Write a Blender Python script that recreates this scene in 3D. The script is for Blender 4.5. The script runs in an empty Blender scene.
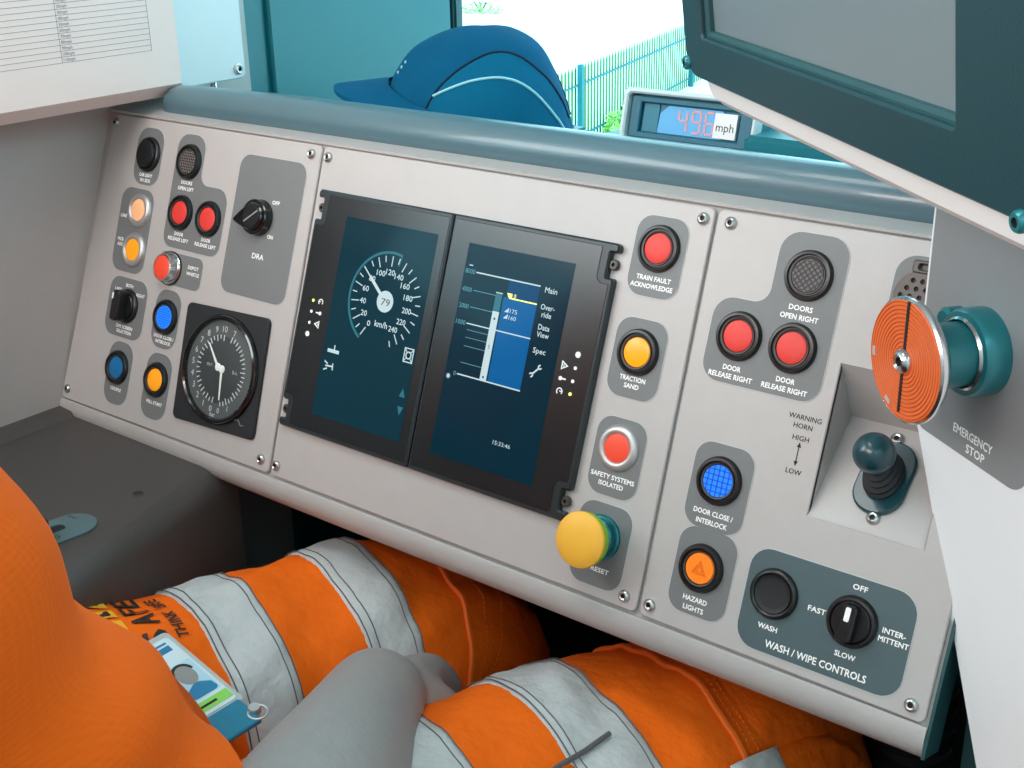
import bpy, bmesh, math, random
from mathutils import Vector, Matrix, Euler, noise
from mathutils.geometry import tessellate_polygon

random.seed(7)
SC = bpy.context.scene
COL = SC.collection
PI = math.pi
OZ = 0.80                       # height of the console's lower edge above the cab floor
TILT = math.radians(70)         # slope of the control panels

# ------------------------------------------------------------------ camera
def V(x, y, z):
    return Vector((x, y, z + OZ))

CT, ST = math.cos(TILT), math.sin(TILT)
PANEL = Matrix(((1, 0, 0, 0), (0, CT, -ST, 0), (0, ST, CT, OZ), (0, 0, 0, 1)))
_pr = (Vector((0.78739046, 0.19286065, -0.58550921)),      # camera right / down / forward in the panel's own frame
       Vector((0.2172823, -0.97567267, -0.02917607)),
       Vector((-0.57689225, -0.10424783, -0.81014055)))
_pc = Vector((0.96071524, 0.20543513, 0.68504544))
cam_data = bpy.data.cameras.new('camera')
cam_data.sensor_width = 36.0
cam_data.lens = 36.0 * 1278.74 / 1024.0
cam_data.clip_start = 0.01
cam_data.clip_end = 500
cam = bpy.data.objects.new('camera', cam_data)
COL.objects.link(cam)
P3 = PANEL.to_3x3()
_r, _d, _f = (P3 @ v for v in _pr)
_c = PANEL @ _pc
cam.matrix_world = Matrix(((_r.x, -_d.x, -_f.x, _c.x), (_r.y, -_d.y, -_f.y, _c.y), (_r.z, -_d.z, -_f.z, _c.z), (0, 0, 0, 1)))
SC.camera = cam

# ------------------------------------------------------------------ world, lights, exposure
SC.view_settings.view_transform = 'Standard'
SC.view_settings.look = 'None'
SC.view_settings.exposure = -0.17
SC.view_settings.gamma = 1.0
SC.view_settings.use_curve_mapping = False
SC.cycles.use_denoising = True
SC.cycles.max_bounces = 8

world = bpy.data.worlds.new('sky')
SC.world = world
world.use_nodes = True
_bg = world.node_tree.nodes['Background']
_bg.inputs['Color'].default_value = (0.48, 0.87, 1.0, 1)
_bg.inputs['Strength'].default_value = 4.4

def area_light(name, loc, target, sx, sy, power, color):
    d = bpy.data.lights.new(name, 'AREA')
    d.shape = 'RECTANGLE'
    d.size, d.size_y, d.energy, d.color = sx, sy, power, color
    o = bpy.data.objects.new(name, d)
    COL.objects.link(o)
    o.location = loc
    o.rotation_euler = (Vector(target) - Vector(loc)).to_track_quat('-Z', 'Y').to_euler()
    return o

# daylight through the left and right side windows, the cab's ceiling lamp, and an unseen fill light added at the rear
area_light('left_window_daylight', V(0.0, -0.95, 0.72), V(0.6, -0.25, 0.05), 0.9, 0.4, 9.0, (1.0, 0.82, 0.74))
area_light('right_window_daylight', V(1.22, -0.55, 0.72), V(0.4, 0.0, 0.1), 0.6, 0.4, 1.6, (0.35, 0.95, 1.0))
area_light('cab_ceiling_lamp', V(0.45, -0.35, 1.10), V(0.50, -0.2, 0.1), 0.5, 0.3, 4.0, (1.0, 0.95, 0.93))
area_light('rear_fill_light', V(0.40, -1.52, 0.95), V(0.65, 0.0, 0.1), 0.9, 0.4, 14.0, (1.0, 0.91, 0.88))  # unseen fill light, added to brighten the white board and the panels

# ------------------------------------------------------------------ materials
def srgb(r, g, b):
    f = lambda c: (c / 255 / 12.92) if c / 255 <= 0.04045 else ((c / 255 + 0.055) / 1.055) ** 2.4
    return (f(r), f(g), f(b), 1)

MATS = {}
def mat(name, rgb, rough=0.5, metal=0.0, emit=0.0, ecol=None, var=0.0, vscale=30, bump=0.0, bscale=400, spec=0.5, coat=0.0, sheen=0.0, bdist=0.001):
    m = bpy.data.materials.new(name)
    m.use_nodes = True
    nt = m.node_tree
    b = nt.nodes['Principled BSDF']
    c = srgb(*rgb)
    b.inputs['Base Color'].default_value = c
    b.inputs['Roughness'].default_value = rough
    b.inputs['Metallic'].default_value = metal
    b.inputs['Specular IOR Level'].default_value = spec
    b.inputs['Coat Weight'].default_value = coat
    b.inputs['Sheen Weight'].default_value = sheen
    if emit:
        b.inputs['Emission Color'].default_value = srgb(*(ecol or rgb))
        b.inputs['Emission Strength'].default_value = emit
    tc = nt.nodes.new('ShaderNodeTexCoord')
    if var:
        n = nt.nodes.new('ShaderNodeTexNoise')
        n.inputs['Scale'].default_value = vscale
        n.inputs['Detail'].default_value = 4
        nt.links.new(tc.outputs['Object'], n.inputs['Vector'])
        mx = nt.nodes.new('ShaderNodeMix')
        mx.data_type = 'RGBA'
        mx.inputs['A'].default_value = tuple(x * (1 - var) for x in c[:3]) + (1,)
        mx.inputs['B'].default_value = tuple(min(1, x * (1 + var)) for x in c[:3]) + (1,)
        nt.links.new(n.outputs['Fac'], mx.inputs['Factor'])
        nt.links.new(mx.outputs['Result'], b.inputs['Base Color'])
    if bump:
        n = nt.nodes.new('ShaderNodeTexNoise')
        n.inputs['Scale'].default_value = bscale
        n.inputs['Detail'].default_value = 3
        nt.links.new(tc.outputs['Object'], n.inputs['Vector'])
        bp = nt.nodes.new('ShaderNodeBump')
        bp.inputs['Strength'].default_value = bump
        bp.inputs['Distance'].default_value = bdist
        nt.links.new(n.outputs['Fac'], bp.inputs['Height'])
        nt.links.new(bp.outputs['Normal'], b.inputs['Normal'])
    MATS[name] = m
    return m

mat('panel_paint', (184, 180, 178), 0.42, var=0.04, vscale=60, bump=0.12, bscale=900)
mat('console_paint', (176, 173, 171), 0.45, var=0.05, vscale=40, bump=0.12, bscale=900)
mat('plate_grey', (116, 119, 120), 0.5, var=0.03, bump=0.08, bscale=1200)
mat('plate_dark', (76, 96, 100), 0.5, var=0.04, bump=0.08, bscale=1200)
mat('plate_edge', (186, 188, 188), 0.5)
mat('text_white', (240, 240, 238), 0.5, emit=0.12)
mat('text_black', (28, 32, 34), 0.6)
mat('black_plastic', (22, 25, 27), 0.32)
mat('black_matt', (26, 31, 34), 0.6, var=0.08)
mat('black_gloss', (14, 18, 20), 0.12, coat=0.5)
mat('teal_black', (18, 62, 70), 0.28, coat=0.3)
mat('chrome', (215, 217, 217), 0.2, metal=1.0)
mat('steel', (196, 196, 195), 0.42, metal=0.75)
mat('dark_steel', (82, 78, 76), 0.45, metal=0.5, var=0.06)
mat('plate_grey_lit', (136, 140, 142), 0.5, var=0.03, bump=0.08, bscale=1200)  # lighter copy of the label grey, with the light on it painted in
mat('screw_steel', (196, 196, 194), 0.28, metal=1.0)
mat('screw_hole', (38, 36, 36), 0.6)
mat('lens_red', (222, 58, 50), 0.5, emit=0.05)
mat('lens_red_bright', (236, 72, 46), 0.5, emit=0.12)
mat('lens_amber', (252, 160, 20), 0.3, emit=0.3)
mat('lens_peach', (250, 186, 138), 0.3, emit=0.2)
mat('lens_orange', (246, 128, 36), 0.3, emit=0.25, var=0.06, vscale=300)
mat('lens_orange_deep', (228, 110, 24), 0.3, emit=0.1)
mat('lens_blue', (12, 104, 160), 0.3, emit=0.1)
mat('lens_blue_lit', (20, 120, 245), 0.3, emit=0.75)
mat('lens_blue_dot', (40, 160, 255), 0.3, emit=0.9)
mat('lens_blue_line', (8, 74, 190), 0.4, emit=0.2)
mat('mesh_face', (150, 140, 134), 0.5, var=0.05)
mat('mesh_line', (52, 52, 54), 0.5)
mat('mesh_dark', (98, 96, 96), 0.5)
mat('mushroom_yellow', (246, 184, 60), 0.5, var=0.05, vscale=90)
mat('mushroom_green', (126, 190, 44), 0.45)
mat('collar_teal', (40, 120, 128), 0.25, metal=0.6)
mat('screen_off', (8, 34, 42), 0.12, emit=0.45, ecol=(12, 62, 78), spec=0.15)
mat('screen_blue_bg', (6, 26, 34), 0.12, emit=0.5, ecol=(6, 52, 72), spec=0.15)
mat('screen_strip', (26, 36, 42), 0.22, emit=0.25, ecol=(30, 44, 52))
mat('screen_frame', (22, 27, 30), 0.24, spec=0.55)
mat('screen_rim', (30, 40, 44), 0.35)
mat('display_blue', (0, 24, 40), 0.14, emit=0.8, ecol=(0, 110, 182), spec=0.15)
mat('display_blue_dark', (0, 25, 42), 0.14, emit=0.7, ecol=(0, 76, 128), spec=0.15)
mat('display_white', (77, 84, 86), 0.14, emit=0.85, ecol=(214, 240, 246), spec=0.15)
mat('display_cyan', (44, 73, 79), 0.14, emit=0.6, ecol=(120, 200, 218), spec=0.15)
mat('display_teal', (21, 49, 56), 0.14, emit=0.6, ecol=(66, 146, 166), spec=0.15)
mat('display_yellow', (226, 226, 120), 0.14, emit=0.7, spec=0.15)
mat('display_line', (24, 45, 52), 0.14, emit=0.5, ecol=(70, 130, 150), spec=0.15)
mat('roll_vinyl', (82, 112, 122), 0.3, var=0.08, vscale=18, bump=0.12, bscale=700, coat=0.3)  # blue of the windscreen light tinted into the grey vinyl
mat('desk_grey', (74, 70, 68), 0.42, var=0.06, vscale=25, bump=0.2, bscale=900)
mat('wall_grey', (186, 176, 172), 0.6, var=0.05, vscale=25, bump=0.25, bscale=500)
mat('wall_teal_lit', (20, 108, 116), 0.3, var=0.12, vscale=5, bump=0.05)  # teal light on the forward walls, put into their base colour
mat('cab_lining', (205, 208, 208), 0.6, var=0.04)
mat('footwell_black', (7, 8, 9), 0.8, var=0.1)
mat('floor_rubber', (36, 37, 40), 0.8, var=0.1, vscale=50)
mat('white_panel', (238, 241, 243), 0.42, var=0.03, vscale=20, bump=0.06)
mat('paper_white', (240, 214, 206), 0.7, var=0.02)
mat('paper_ink', (96, 98, 104), 0.7)
mat('cabinet_white', (214, 218, 219), 0.35, var=0.05, vscale=12)
mat('monitor_teal', (16, 58, 65), 0.42, var=0.05, vscale=30, bump=0.1, bscale=900)
mat('monitor_case', (222, 222, 220), 0.45)
mat('monitor_screen', (112, 126, 130), 0.25, emit=0.06, var=0.12, vscale=6)  # grey base and slight glow stand in for the reflection on the screen
mat('button_teal', (36, 122, 130), 0.32, metal=0.35, coat=0.3)
mat('button_orange', (226, 108, 52), 0.42, emit=0.04)
mat('button_orange_groove', (204, 92, 44), 0.5)
mat('cap_blue', (0, 82, 118), 0.9, var=0.1, vscale=60, bump=0.3, bscale=1600, spec=0.15)
mat('cap_mesh', (0, 96, 130), 0.85, var=0.1, vscale=500, bump=0.3, bscale=2200, spec=0.15)
mat('cap_navy', (4, 34, 56), 0.9)
mat('piping_pale', (150, 214, 226), 0.6)
mat('speed_case', (196, 214, 216), 0.4)
mat('speed_teal', (18, 112, 132), 0.5)
mat('speed_dark', (10, 92, 112), 0.5)
mat('speed_glass', (50, 140, 190), 0.4, emit=0.25, ecol=(90, 180, 225))
mat('speed_digit', (190, 130, 135), 0.6, emit=0.3, ecol=(226, 170, 178))
mat('hivis_orange', (246, 106, 8), 0.8, var=0.08, vscale=14, bump=0.5, bscale=55, spec=0.25, bdist=0.006)
mat('hivis_shirt', (228, 94, 10), 0.85, var=0.06, vscale=12, spec=0.2)
mat('stripe_silver', (192, 196, 196), 0.5, var=0.1, vscale=40, bump=0.5, bscale=60, bdist=0.006)
mat('thread_dark', (92, 92, 92), 0.8)
mat('thread_orange', (244, 112, 24), 0.7)
mat('trouser_dark', (96, 62, 34), 0.85)
mat('skin', (152, 149, 147), 0.55, var=0.06, vscale=60, bump=0.25, bscale=350)
mat('hair_dark', (50, 40, 34), 0.8)
mat('eye_white', (230, 230, 228), 0.3)
mat('card_white', (206, 226, 232), 0.25, coat=0.3)
mat('card_pale', (172, 210, 224), 0.3)
mat('card_green', (138, 210, 92), 0.3)
mat('card_blue', (28, 124, 168), 0.4)
mat('card_grey', (142, 142, 140), 0.5)
mat('card_holder', (176, 184, 184), 0.3)
mat('clip_blue', (20, 120, 150), 0.45)
mat('icon_yellow', (248, 182, 40), 0.6)
mat('print_black', (40, 36, 34), 0.7)
mat('fence_green', (70, 120, 66), 0.7)
mat('fence_teal', (10, 118, 128), 0.6)
mat('leaf_green', (176, 226, 116), 0.8, var=0.3, vscale=4)
mat('ground_pale', (232, 236, 234), 0.9, var=0.04, vscale=0.6)
mat('ballast', (225, 228, 228), 0.9)
mat('seat_fabric', (46, 50, 62), 0.9, var=0.1)
mat('quadrant_steel', (92, 118, 122), 0.4, metal=0.2)
mat('shoe_black', (26, 26, 28), 0.6)
mat('dash_teal', (20, 112, 124), 0.4, var=0.08)
mat('bracket_teal', (34, 76, 80), 0.45, var=0.06)

def _knit(m, scale, dist):
    nt = m.node_tree
    b = nt.nodes['Principled BSDF']
    tc = nt.nodes.new('ShaderNodeTexCoord')
    w = nt.nodes.new('ShaderNodeTexWave')
    w.bands_direction = 'Z'
    w.inputs['Scale'].default_value = scale
    w.inputs['Distortion'].default_value = 0.6
    w2 = nt.nodes.new('ShaderNodeTexWave')
    w2.bands_direction = 'X'
    w2.inputs['Scale'].default_value = scale * 1.3
    ad = nt.nodes.new('ShaderNodeMath')
    bp = nt.nodes.new('ShaderNodeBump')
    bp.inputs['Strength'].default_value = 0.22
    bp.inputs['Distance'].default_value = dist
    nt.links.new(tc.outputs['Object'], w.inputs['Vector'])
    nt.links.new(tc.outputs['Object'], w2.inputs['Vector'])
    nt.links.new(w.outputs['Fac'], ad.inputs[0])
    nt.links.new(w2.outputs['Fac'], ad.inputs[1])
    nt.links.new(ad.outputs[0], bp.inputs['Height'])
    nt.links.new(bp.outputs['Normal'], b.inputs['Normal'])
_knit(MATS['hivis_shirt'], 120, 0.0004)

def glass_mat():
    m = bpy.data.materials.new('window_glass')
    m.use_nodes = True
    nt = m.node_tree
    for n in list(nt.nodes):
        if n.type == 'BSDF_PRINCIPLED':
            nt.nodes.remove(n)
    out = [n for n in nt.nodes if n.type == 'OUTPUT_MATERIAL'][0]
    t = nt.nodes.new('ShaderNodeBsdfTransparent')
    t.inputs['Color'].default_value = (0.97, 1, 0.995, 1)
    g = nt.nodes.new('ShaderNodeBsdfGlossy')
    g.inputs['Roughness'].default_value = 0.02
    mx = nt.nodes.new('ShaderNodeMixShader')
    mx.inputs[0].default_value = 0.04
    nt.links.new(t.outputs[0], mx.inputs[1])
    nt.links.new(g.outputs[0], mx.inputs[2])
    nt.links.new(mx.outputs[0], out.inputs['Surface'])
    MATS['window_glass'] = m
glass_mat()

# ------------------------------------------------------------------ object helpers
I4 = Matrix.Identity(4)

def props(o, label=None, cat=None, group=None, kind=None):
    if label: o['label'] = label
    if cat: o['category'] = cat
    if group: o['group'] = group
    if kind: o['kind'] = kind
    return o

def thing(name, label, cat, mx=I4, group=None):
    o = bpy.data.objects.new(name, None)
    o.empty_display_size = 0.01
    COL.objects.link(o)
    o.matrix_world = Matrix.Translation(mx) if isinstance(mx, Vector) else mx
    return props(o, label, cat, group)

def mesh_of(bm, mats, name, sharp=35, smooth=True):
    me = bpy.data.meshes.new(name)
    bmesh.ops.recalc_face_normals(bm, faces=bm.faces)
    bm.to_mesh(me)
    bm.free()
    for m in (mats if isinstance(mats, (list, tuple)) else [mats]):
        me.materials.append(MATS[m])
    if smooth:
        for p in me.polygons: p.use_smooth = True
        me.set_sharp_from_angle(angle=math.radians(sharp))
    return me

def part(name, bm, mats, parent=None, mx=I4, label=None, sharp=35, kind=None):
    """links the shape as ONE mesh object; mx is local to the parent (or the world matrix when there is none)"""
    me = bm if isinstance(bm, bpy.types.Mesh) else mesh_of(bm, mats, name, sharp)
    o = bpy.data.objects.new(name, me)
    COL.objects.link(o)
    if parent is not None:
        o.parent = parent
    o.matrix_basis = mx
    return props(o, label, None, None, kind)

def structure(name, bm, mats, parent=None, mx=I4, sharp=35):
    o = part(name, bm, mats, parent, mx, sharp=sharp)
    if parent is None: o['kind'] = 'structure'
    return o

def nb(): return bmesh.new()

def add_box(bm, c, s, bev=0.0, mx=I4, seg=2, mi=0):
    r = bmesh.ops.create_cube(bm, size=1, matrix=mx @ Matrix.Translation(c) @ Matrix.Diagonal((s[0], s[1], s[2], 1)))
    vs = r['verts']
    fs = {f for v in vs for f in v.link_faces}
    for f in fs: f.material_index = mi
    if bev:
        es = {e for v in vs for e in v.link_edges}
        bmesh.ops.bevel(bm, geom=list(es), offset=bev, segments=seg, affect='EDGES', clamp_overlap=True)
    return bm

def add_lathe(bm, prof, seg=32, mx=I4, mi=0, mis=None, sx=1.0, sy=1.0):
    """revolve (r, z) about local z; a zero radius closes to a point"""
    rings = []
    for r, z in prof:
        if r < 1e-7:
            rings.append([bm.verts.new(mx @ Vector((0, 0, z)))])
        else:
            rings.append([bm.verts.new(mx @ Vector((sx * r * math.cos(2 * PI * k / seg), sy * r * math.sin(2 * PI * k / seg), z))) for k in range(seg)])
    for i in range(len(rings) - 1):
        a, b = rings[i], rings[i + 1]
        m = mis[i] if mis else mi
        for k in range(seg):
            k2 = (k + 1) % seg
            if len(a) == 1 and len(b) == 1: continue
            if len(a) == 1: f = bm.faces.new((a[0], b[k2], b[k]))
            elif len(b) == 1: f = bm.faces.new((a[k], a[k2], b[0]))
            else: f = bm.faces.new((a[k], a[k2], b[k2], b[k]))
            f.material_index = m
    return bm

def fillet(pts, rad, seg=6):
    """round the corners of a 2-D polygon; rad is a number or a list"""
    out = []
    n = len(pts)
    for i in range(n):
        p = Vector(pts[i]); a = Vector(pts[i - 1]); b = Vector(pts[(i + 1) % n])
        r = rad[i] if isinstance(rad, (list, tuple)) else rad
        if r <= 0:
            out.append(p); continue
        d1 = (a - p); d2 = (b - p)
        l1, l2 = d1.length, d2.length
        d1.normalize(); d2.normalize()
        ang = d1.angle(d2)
        t = min(r / math.tan(ang / 2), l1 * 0.499, l2 * 0.499)
        rr = t * math.tan(ang / 2)
        cdir = (d1 + d2).normalized()
        c = p + cdir * (rr / math.sin(ang / 2))
        s = p + d1 * t - c; e = p + d2 * t - c
        a0 = math.atan2(s.y, s.x); a1 = math.atan2(e.y, e.x)
        da = (a1 - a0 + PI) % (2 * PI) - PI
        for k in range(seg + 1):
            q = a0 + da * k / seg
            out.append(Vector((c.x + rr * math.cos(q), c.y + rr * math.sin(q))))
    return out

def rect(u0, v0, u1, v1): return [(u0, v0), (u1, v0), (u1, v1), (u0, v1)]

def area2(l): return sum(l[i - 1][0] * l[i][1] - l[i][0] * l[i - 1][1] for i in range(len(l)))

def inset(loop, d):
    n = len(loop); out = []
    s = 1 if area2(loop) > 0 else -1
    for i in range(n):
        p = Vector(loop[i]); a = Vector(loop[i - 1]); b = Vector(loop[(i + 1) % n])
        e1 = (p - a); e2 = (b - p)
        if e1.length < 1e-9 or e2.length < 1e-9:
            out.append(p); continue
        e1.normalize(); e2.normalize()
        n1 = Vector((-e1.y, e1.x)); n2 = Vector((-e2.y, e2.x))
        m = (n1 + n2)
        m = m / max(0.3, m.length_squared / 2) if m.length > 1e-6 else n1
        out.append(p + m * d * s)
    return out

def add_prism(bm, loops, z0, z1, cham=0.0, mx=I4, mi=0, mi_edge=None, back=True):
    """extrude a polygon with holes (first loop the outline) from z0 up to z1, chamfering the rim of the top"""
    me_ = mi if mi_edge is None else mi_edge
    loops = [[Vector(p) for p in l] for l in loops]
    def cap(ls, z, flip):
        tri = tessellate_polygon([[Vector((p[0], p[1], 0)) for p in l] for l in ls])
        vs = [bm.verts.new(mx @ Vector((p[0], p[1], z))) for l in ls for p in l]
        for t in tri:
            try:
                f = bm.faces.new([vs[i] for i in (t if not flip else reversed(t))])
                f.material_index = mi
            except ValueError: pass
        out = []; k = 0
        for l in ls:
            out.append(vs[k:k + len(l)]); k += len(l)
        return out
    top_loops = [inset(l, cham if i == 0 else -cham) for i, l in enumerate(loops)] if cham else loops
    tv = cap(top_loops, z1, False)
    def wall(A, B):
        for a, b in zip(A, B):
            for i in range(len(a)):
                try:
                    f = bm.faces.new((a[i - 1], a[i], b[i], b[i - 1])); f.material_index = me_
                except ValueError: pass
    if cham:
        mv = [[bm.verts.new(mx @ Vector((p[0], p[1], z1 - cham))) for p in l] for l in loops]
        wall(mv, tv)
    else:
        mv = tv
    if back:
        bv = cap(loops, z0, True)
    else:
        bv = [[bm.verts.new(mx @ Vector((p[0], p[1], z0))) for p in l] for l in loops]
    wall(bv, mv)
    return bm

def catmull(pts, n=8, closed=False):
    P = [Vector(p) for p in pts]
    out = []
    m = len(P)
    rng = range(m if closed else m - 1)
    for i in rng:
        p0 = P[(i - 1) % m] if closed or i > 0 else P[0] * 2 - P[1]
        p1 = P[i]; p2 = P[(i + 1) % m]
        p3 = P[(i + 2) % m] if closed or i + 2 < m else P[-1] * 2 - P[-2]
        for k in range(n):
            t = k / n
            out.append(0.5 * ((2 * p1) + (p2 - p0) * t + (2 * p0 - 5 * p1 + 4 * p2 - p3) * t * t + (3 * p1 - p0 - 3 * p2 + p3) * t ** 3))
    if not closed: out.append(P[-1])
    return out

def frames(pts, up=Vector((0, 0, 1))):
    """parallel-transported frames: (point, side, up) along a polyline"""
    out = []
    n = len(pts)
    prev = None
    for i in range(n):
        t = (pts[min(i + 1, n - 1)] - pts[max(i - 1, 0)]).normalized()
        if prev is None:
            u = (up - t * up.dot(t))
            if u.length < 1e-5: u = Vector((1, 0, 0)) - t * t.x
            u.normalize()
        else:
            u = prev - t * prev.dot(t)
            u.normalize()
        prev = u
        out.append((pts[i], t.cross(u).normalized(), u))
    return out

def add_tube(bm, pts, rad, seg=10, caps=True, mx=I4, mi=0, up=Vector((0, 0, 1)), closed=False):
    fr = frames([Vector(p) for p in pts], up)
    rings = []
    for i, (p, s, u) in enumerate(fr):
        r = rad[i] if isinstance(rad, (list, tuple)) else rad
        rings.append([bm.verts.new(mx @ (p + (s * math.cos(2 * PI * k / seg) + u * math.sin(2 * PI * k / seg)) * r)) for k in range(seg)])
    m = len(rings)
    for i in range(m if closed else m - 1):
        a, b = rings[i], rings[(i + 1) % m]
        for k in range(seg):
            f = bm.faces.new((a[k], a[(k + 1) % seg], b[(k + 1) % seg], b[k])); f.material_index = mi
    if caps and not closed:
        f = bm.faces.new(list(reversed(rings[0]))); f.material_index = mi
        f = bm.faces.new(rings[-1]); f.material_index = mi
    return bm

def add_strip(bm, p, q, w, z0, z1, mx=I4, mi=0):
    """a thin straight bar of width w lying in the local xy plane"""
    p = Vector(p); q = Vector(q)
    d = (q - p).normalized() * 1.0
    n = Vector((-d.y, d.x)) * w / 2
    return add_prism(bm, [[p - n, q - n, q + n, p + n]], z0, z1, mx=mx, mi=mi)

def add_disc(bm, c, r, z0, z1, seg=20, mx=I4, mi=0, cham=0.0):
    return add_prism(bm, [[(c[0] + r * math.cos(2 * PI * k / seg), c[1] + r * math.sin(2 * PI * k / seg)) for k in range(seg)]], z0, z1, cham, mx, mi)

def add_arc(bm, c, r0, r1, a0, a1, z0, z1, seg=24, mx=I4, mi=0):
    o = [(c[0] + r1 * math.cos(math.radians(a0 + (a1 - a0) * k / seg)), c[1] + r1 * math.sin(math.radians(a0 + (a1 - a0) * k / seg))) for k in range(seg + 1)]
    i = [(c[0] + r0 * math.cos(math.radians(a0 + (a1 - a0) * k / seg)), c[1] + r0 * math.sin(math.radians(a0 + (a1 - a0) * k / seg))) for k in range(seg + 1)]
    return add_prism(bm, [o + i[::-1]], z0, z1, mx=mx, mi=mi)

_TXT = {}
def text_data(s):
    if s in _TXT: return _TXT[s]
    c = bpy.data.curves.new('lettering_source', 'FONT')
    c.body = s; c.size = 1.0; c.resolution_u = 2
    o = bpy.data.objects.new('lettering_source', c)
    COL.objects.link(o)
    dg = bpy.context.evaluated_depsgraph_get()
    dg.update()
    ev = o.evaluated_get(dg)
    me = ev.to_mesh()
    vs = [v.co.copy() for v in me.vertices]
    fs = [tuple(p.vertices) for p in me.polygons]
    ev.to_mesh_clear()
    bpy.data.objects.remove(o); bpy.data.curves.remove(c)
    xs = [v.x for v in vs] or [0]
    _TXT[s] = (vs, fs, min(xs), max(xs))
    return _TXT[s]

def add_text(bm, s, u, v, cap, width=None, z=0.0004, mx=I4, mi=0, align='c', rot=0.0, bold=0.0, fn=None):
    """flat lettering, capital height cap, centred on (u, v) at height z of the local frame"""
    vs, fs, x0, x1 = text_data(s)
    k = cap / 0.70
    kx = (width / (x1 - x0)) if width else k
    off = {'c': -(x0 + x1) / 2, 'l': -x0, 'r': -x1}[align]
    R = Matrix.Rotation(rot, 4, 'Z')
    for dx, dy in ([(0, 0)] if not bold else [(0, 0), (bold, 0), (0, bold), (bold, bold)]):
        nv = []
        for p in vs:
            q = R @ Vector(((p.x + off) * kx + dx, p.y * k - cap / 2 + dy, 0))
            w = Vector((u + q.x, v + q.y, z + (dx + dy) * 0.02))
            nv.append(bm.verts.new(fn(w) if fn else mx @ w))
        for f in fs:
            try:
                g = bm.faces.new([nv[i] for i in f]); g.material_index = mi
            except ValueError: pass
    return bm

def mm(*a): return tuple(x / 1000 for x in a)
def mmp(pts): return [(a / 1000, b / 1000) for a, b in pts]
def at(u, v, n=0.0, rot=0.0):
    """frame standing on the control panels' face at u (along), v (up), in millimetres"""
    return PANEL @ Matrix.Translation((u / 1000, v / 1000, n / 1000)) @ Matrix.Rotation(rot, 4, 'Z')
def basis(o, x, y, z):
    return Matrix(((x.x, y.x, z.x, o.x), (x.y, y.y, z.y, o.y), (x.z, y.z, z.z, o.z), (0, 0, 0, 1)))

# ================================================================== THE SETTING
def slab(name, lo, hi, m, cut=None):
    c = [(a + b) / 2 for a, b in zip(lo, hi)]
    s = [b - a for a, b in zip(lo, hi)]
    bm = nb()
    add_box(bm, V(*c), s)
    return structure(name, bm, m)

slab('floor', (-0.06, -1.65, -0.84), (1.30, 0.62, -0.80), 'floor_rubber')
slab('ceiling', (-0.06, -1.65, 1.15), (1.30, 0.62, 1.19), 'cab_lining')

def holed_wall(name, axis, pos, thick, u0, u1, z0, z1, hole, m, extra_mat=None):
    """upright wall at x = pos or y = pos with a rounded opening (a, b, za, zb)"""
    bm = nb()
    loops = [rect(u0, z0, u1, z1)]
    if hole: loops.append(fillet(rect(hole[0], hole[2], hole[1], hole[3]), 0.04))
    o = V(0, 0, 0)
    if axis == 'x': mx = basis(o + Vector((pos, 0, 0)), Vector((0, 1, 0)), Vector((0, 0, 1)), Vector((1, 0, 0)))
    else: mx = basis(o + Vector((0, pos, 0)), Vector((1, 0, 0)), Vector((0, 0, 1)), Vector((0, -1, 0)))
    add_prism(bm, loops, 0, thick, mx=mx)
    return structure(name, bm, m)

holed_wall('wall_left', 'x', -0.046, 0.04, -1.65, 0.25, -0.8, 1.15, (-1.42, -0.28, 0.29, 0.92), 'wall_grey')
holed_wall('wall_left_fore', 'x', -0.046, 0.04, 0.25, 0.545, -0.8, 1.15, None, 'wall_teal_lit')
holed_wall('wall_right', 'x', 1.26, 0.04, -1.65, 0.62, -0.8, 1.15, (-0.95, -0.15, 0.74, 0.98), 'cab_lining')
holed_wall('wall_rear', 'y', -1.61, 0.04, -0.046, 1.30, -0.8, 1.15, None, 'cab_lining')
holed_wall('wall_front', 'y', 0.61, 0.04, -0.40, 1.30, -0.8, 1.15, (-0.30, 1.22, 0.10, 0.92), 'wall_teal_lit')

# raised lining panel of the pillar beside the windscreen
bm = nb(); add_prism(bm, [fillet(rect(0.275, 0.16, 0.540, 0.95), 0.01)], 0, 0.006, 0.002,
                     basis(V(-0.006, 0, 0), Vector((0, 1, 0)), Vector((0, 0, 1)), Vector((1, 0, 0))))
structure('trim_1', bm, 'wall_teal_lit')
# windscreen: gasket and pane
bm = nb()
add_prism(bm, [fillet(rect(-0.34, 0.082, 1.238, 0.938), 0.05), fillet(rect(-0.29, 0.104, 1.218, 0.918), 0.04)[::-1]], -0.012, 0.008, 0.003,
          basis(V(0, 0.565, 0), Vector((1, 0, 0)), Vector((0, 0, 1)), Vector((0, -1, 0))))
add_box(bm, V(-0.022, 0.553, 0.30), (0.046, 0.016, 1.0), 0.003)
win = structure('window_1', bm, 'bracket_teal')
bm = nb(); add_box(bm, V(0.46, 0.580, 0.51), (1.55, 0.006, 0.84))
part('glass_pane', bm, 'window_glass', win)

# bulkhead that closes the driver's footwell
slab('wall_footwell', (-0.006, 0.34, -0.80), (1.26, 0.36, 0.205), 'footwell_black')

# ================================================================== THE CONSOLE
con = thing('control_console', 'pale grey driver console body that carries the three control panels', 'console', PANEL.copy())
SMM = Matrix.Scale(0.001, 4)
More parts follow.
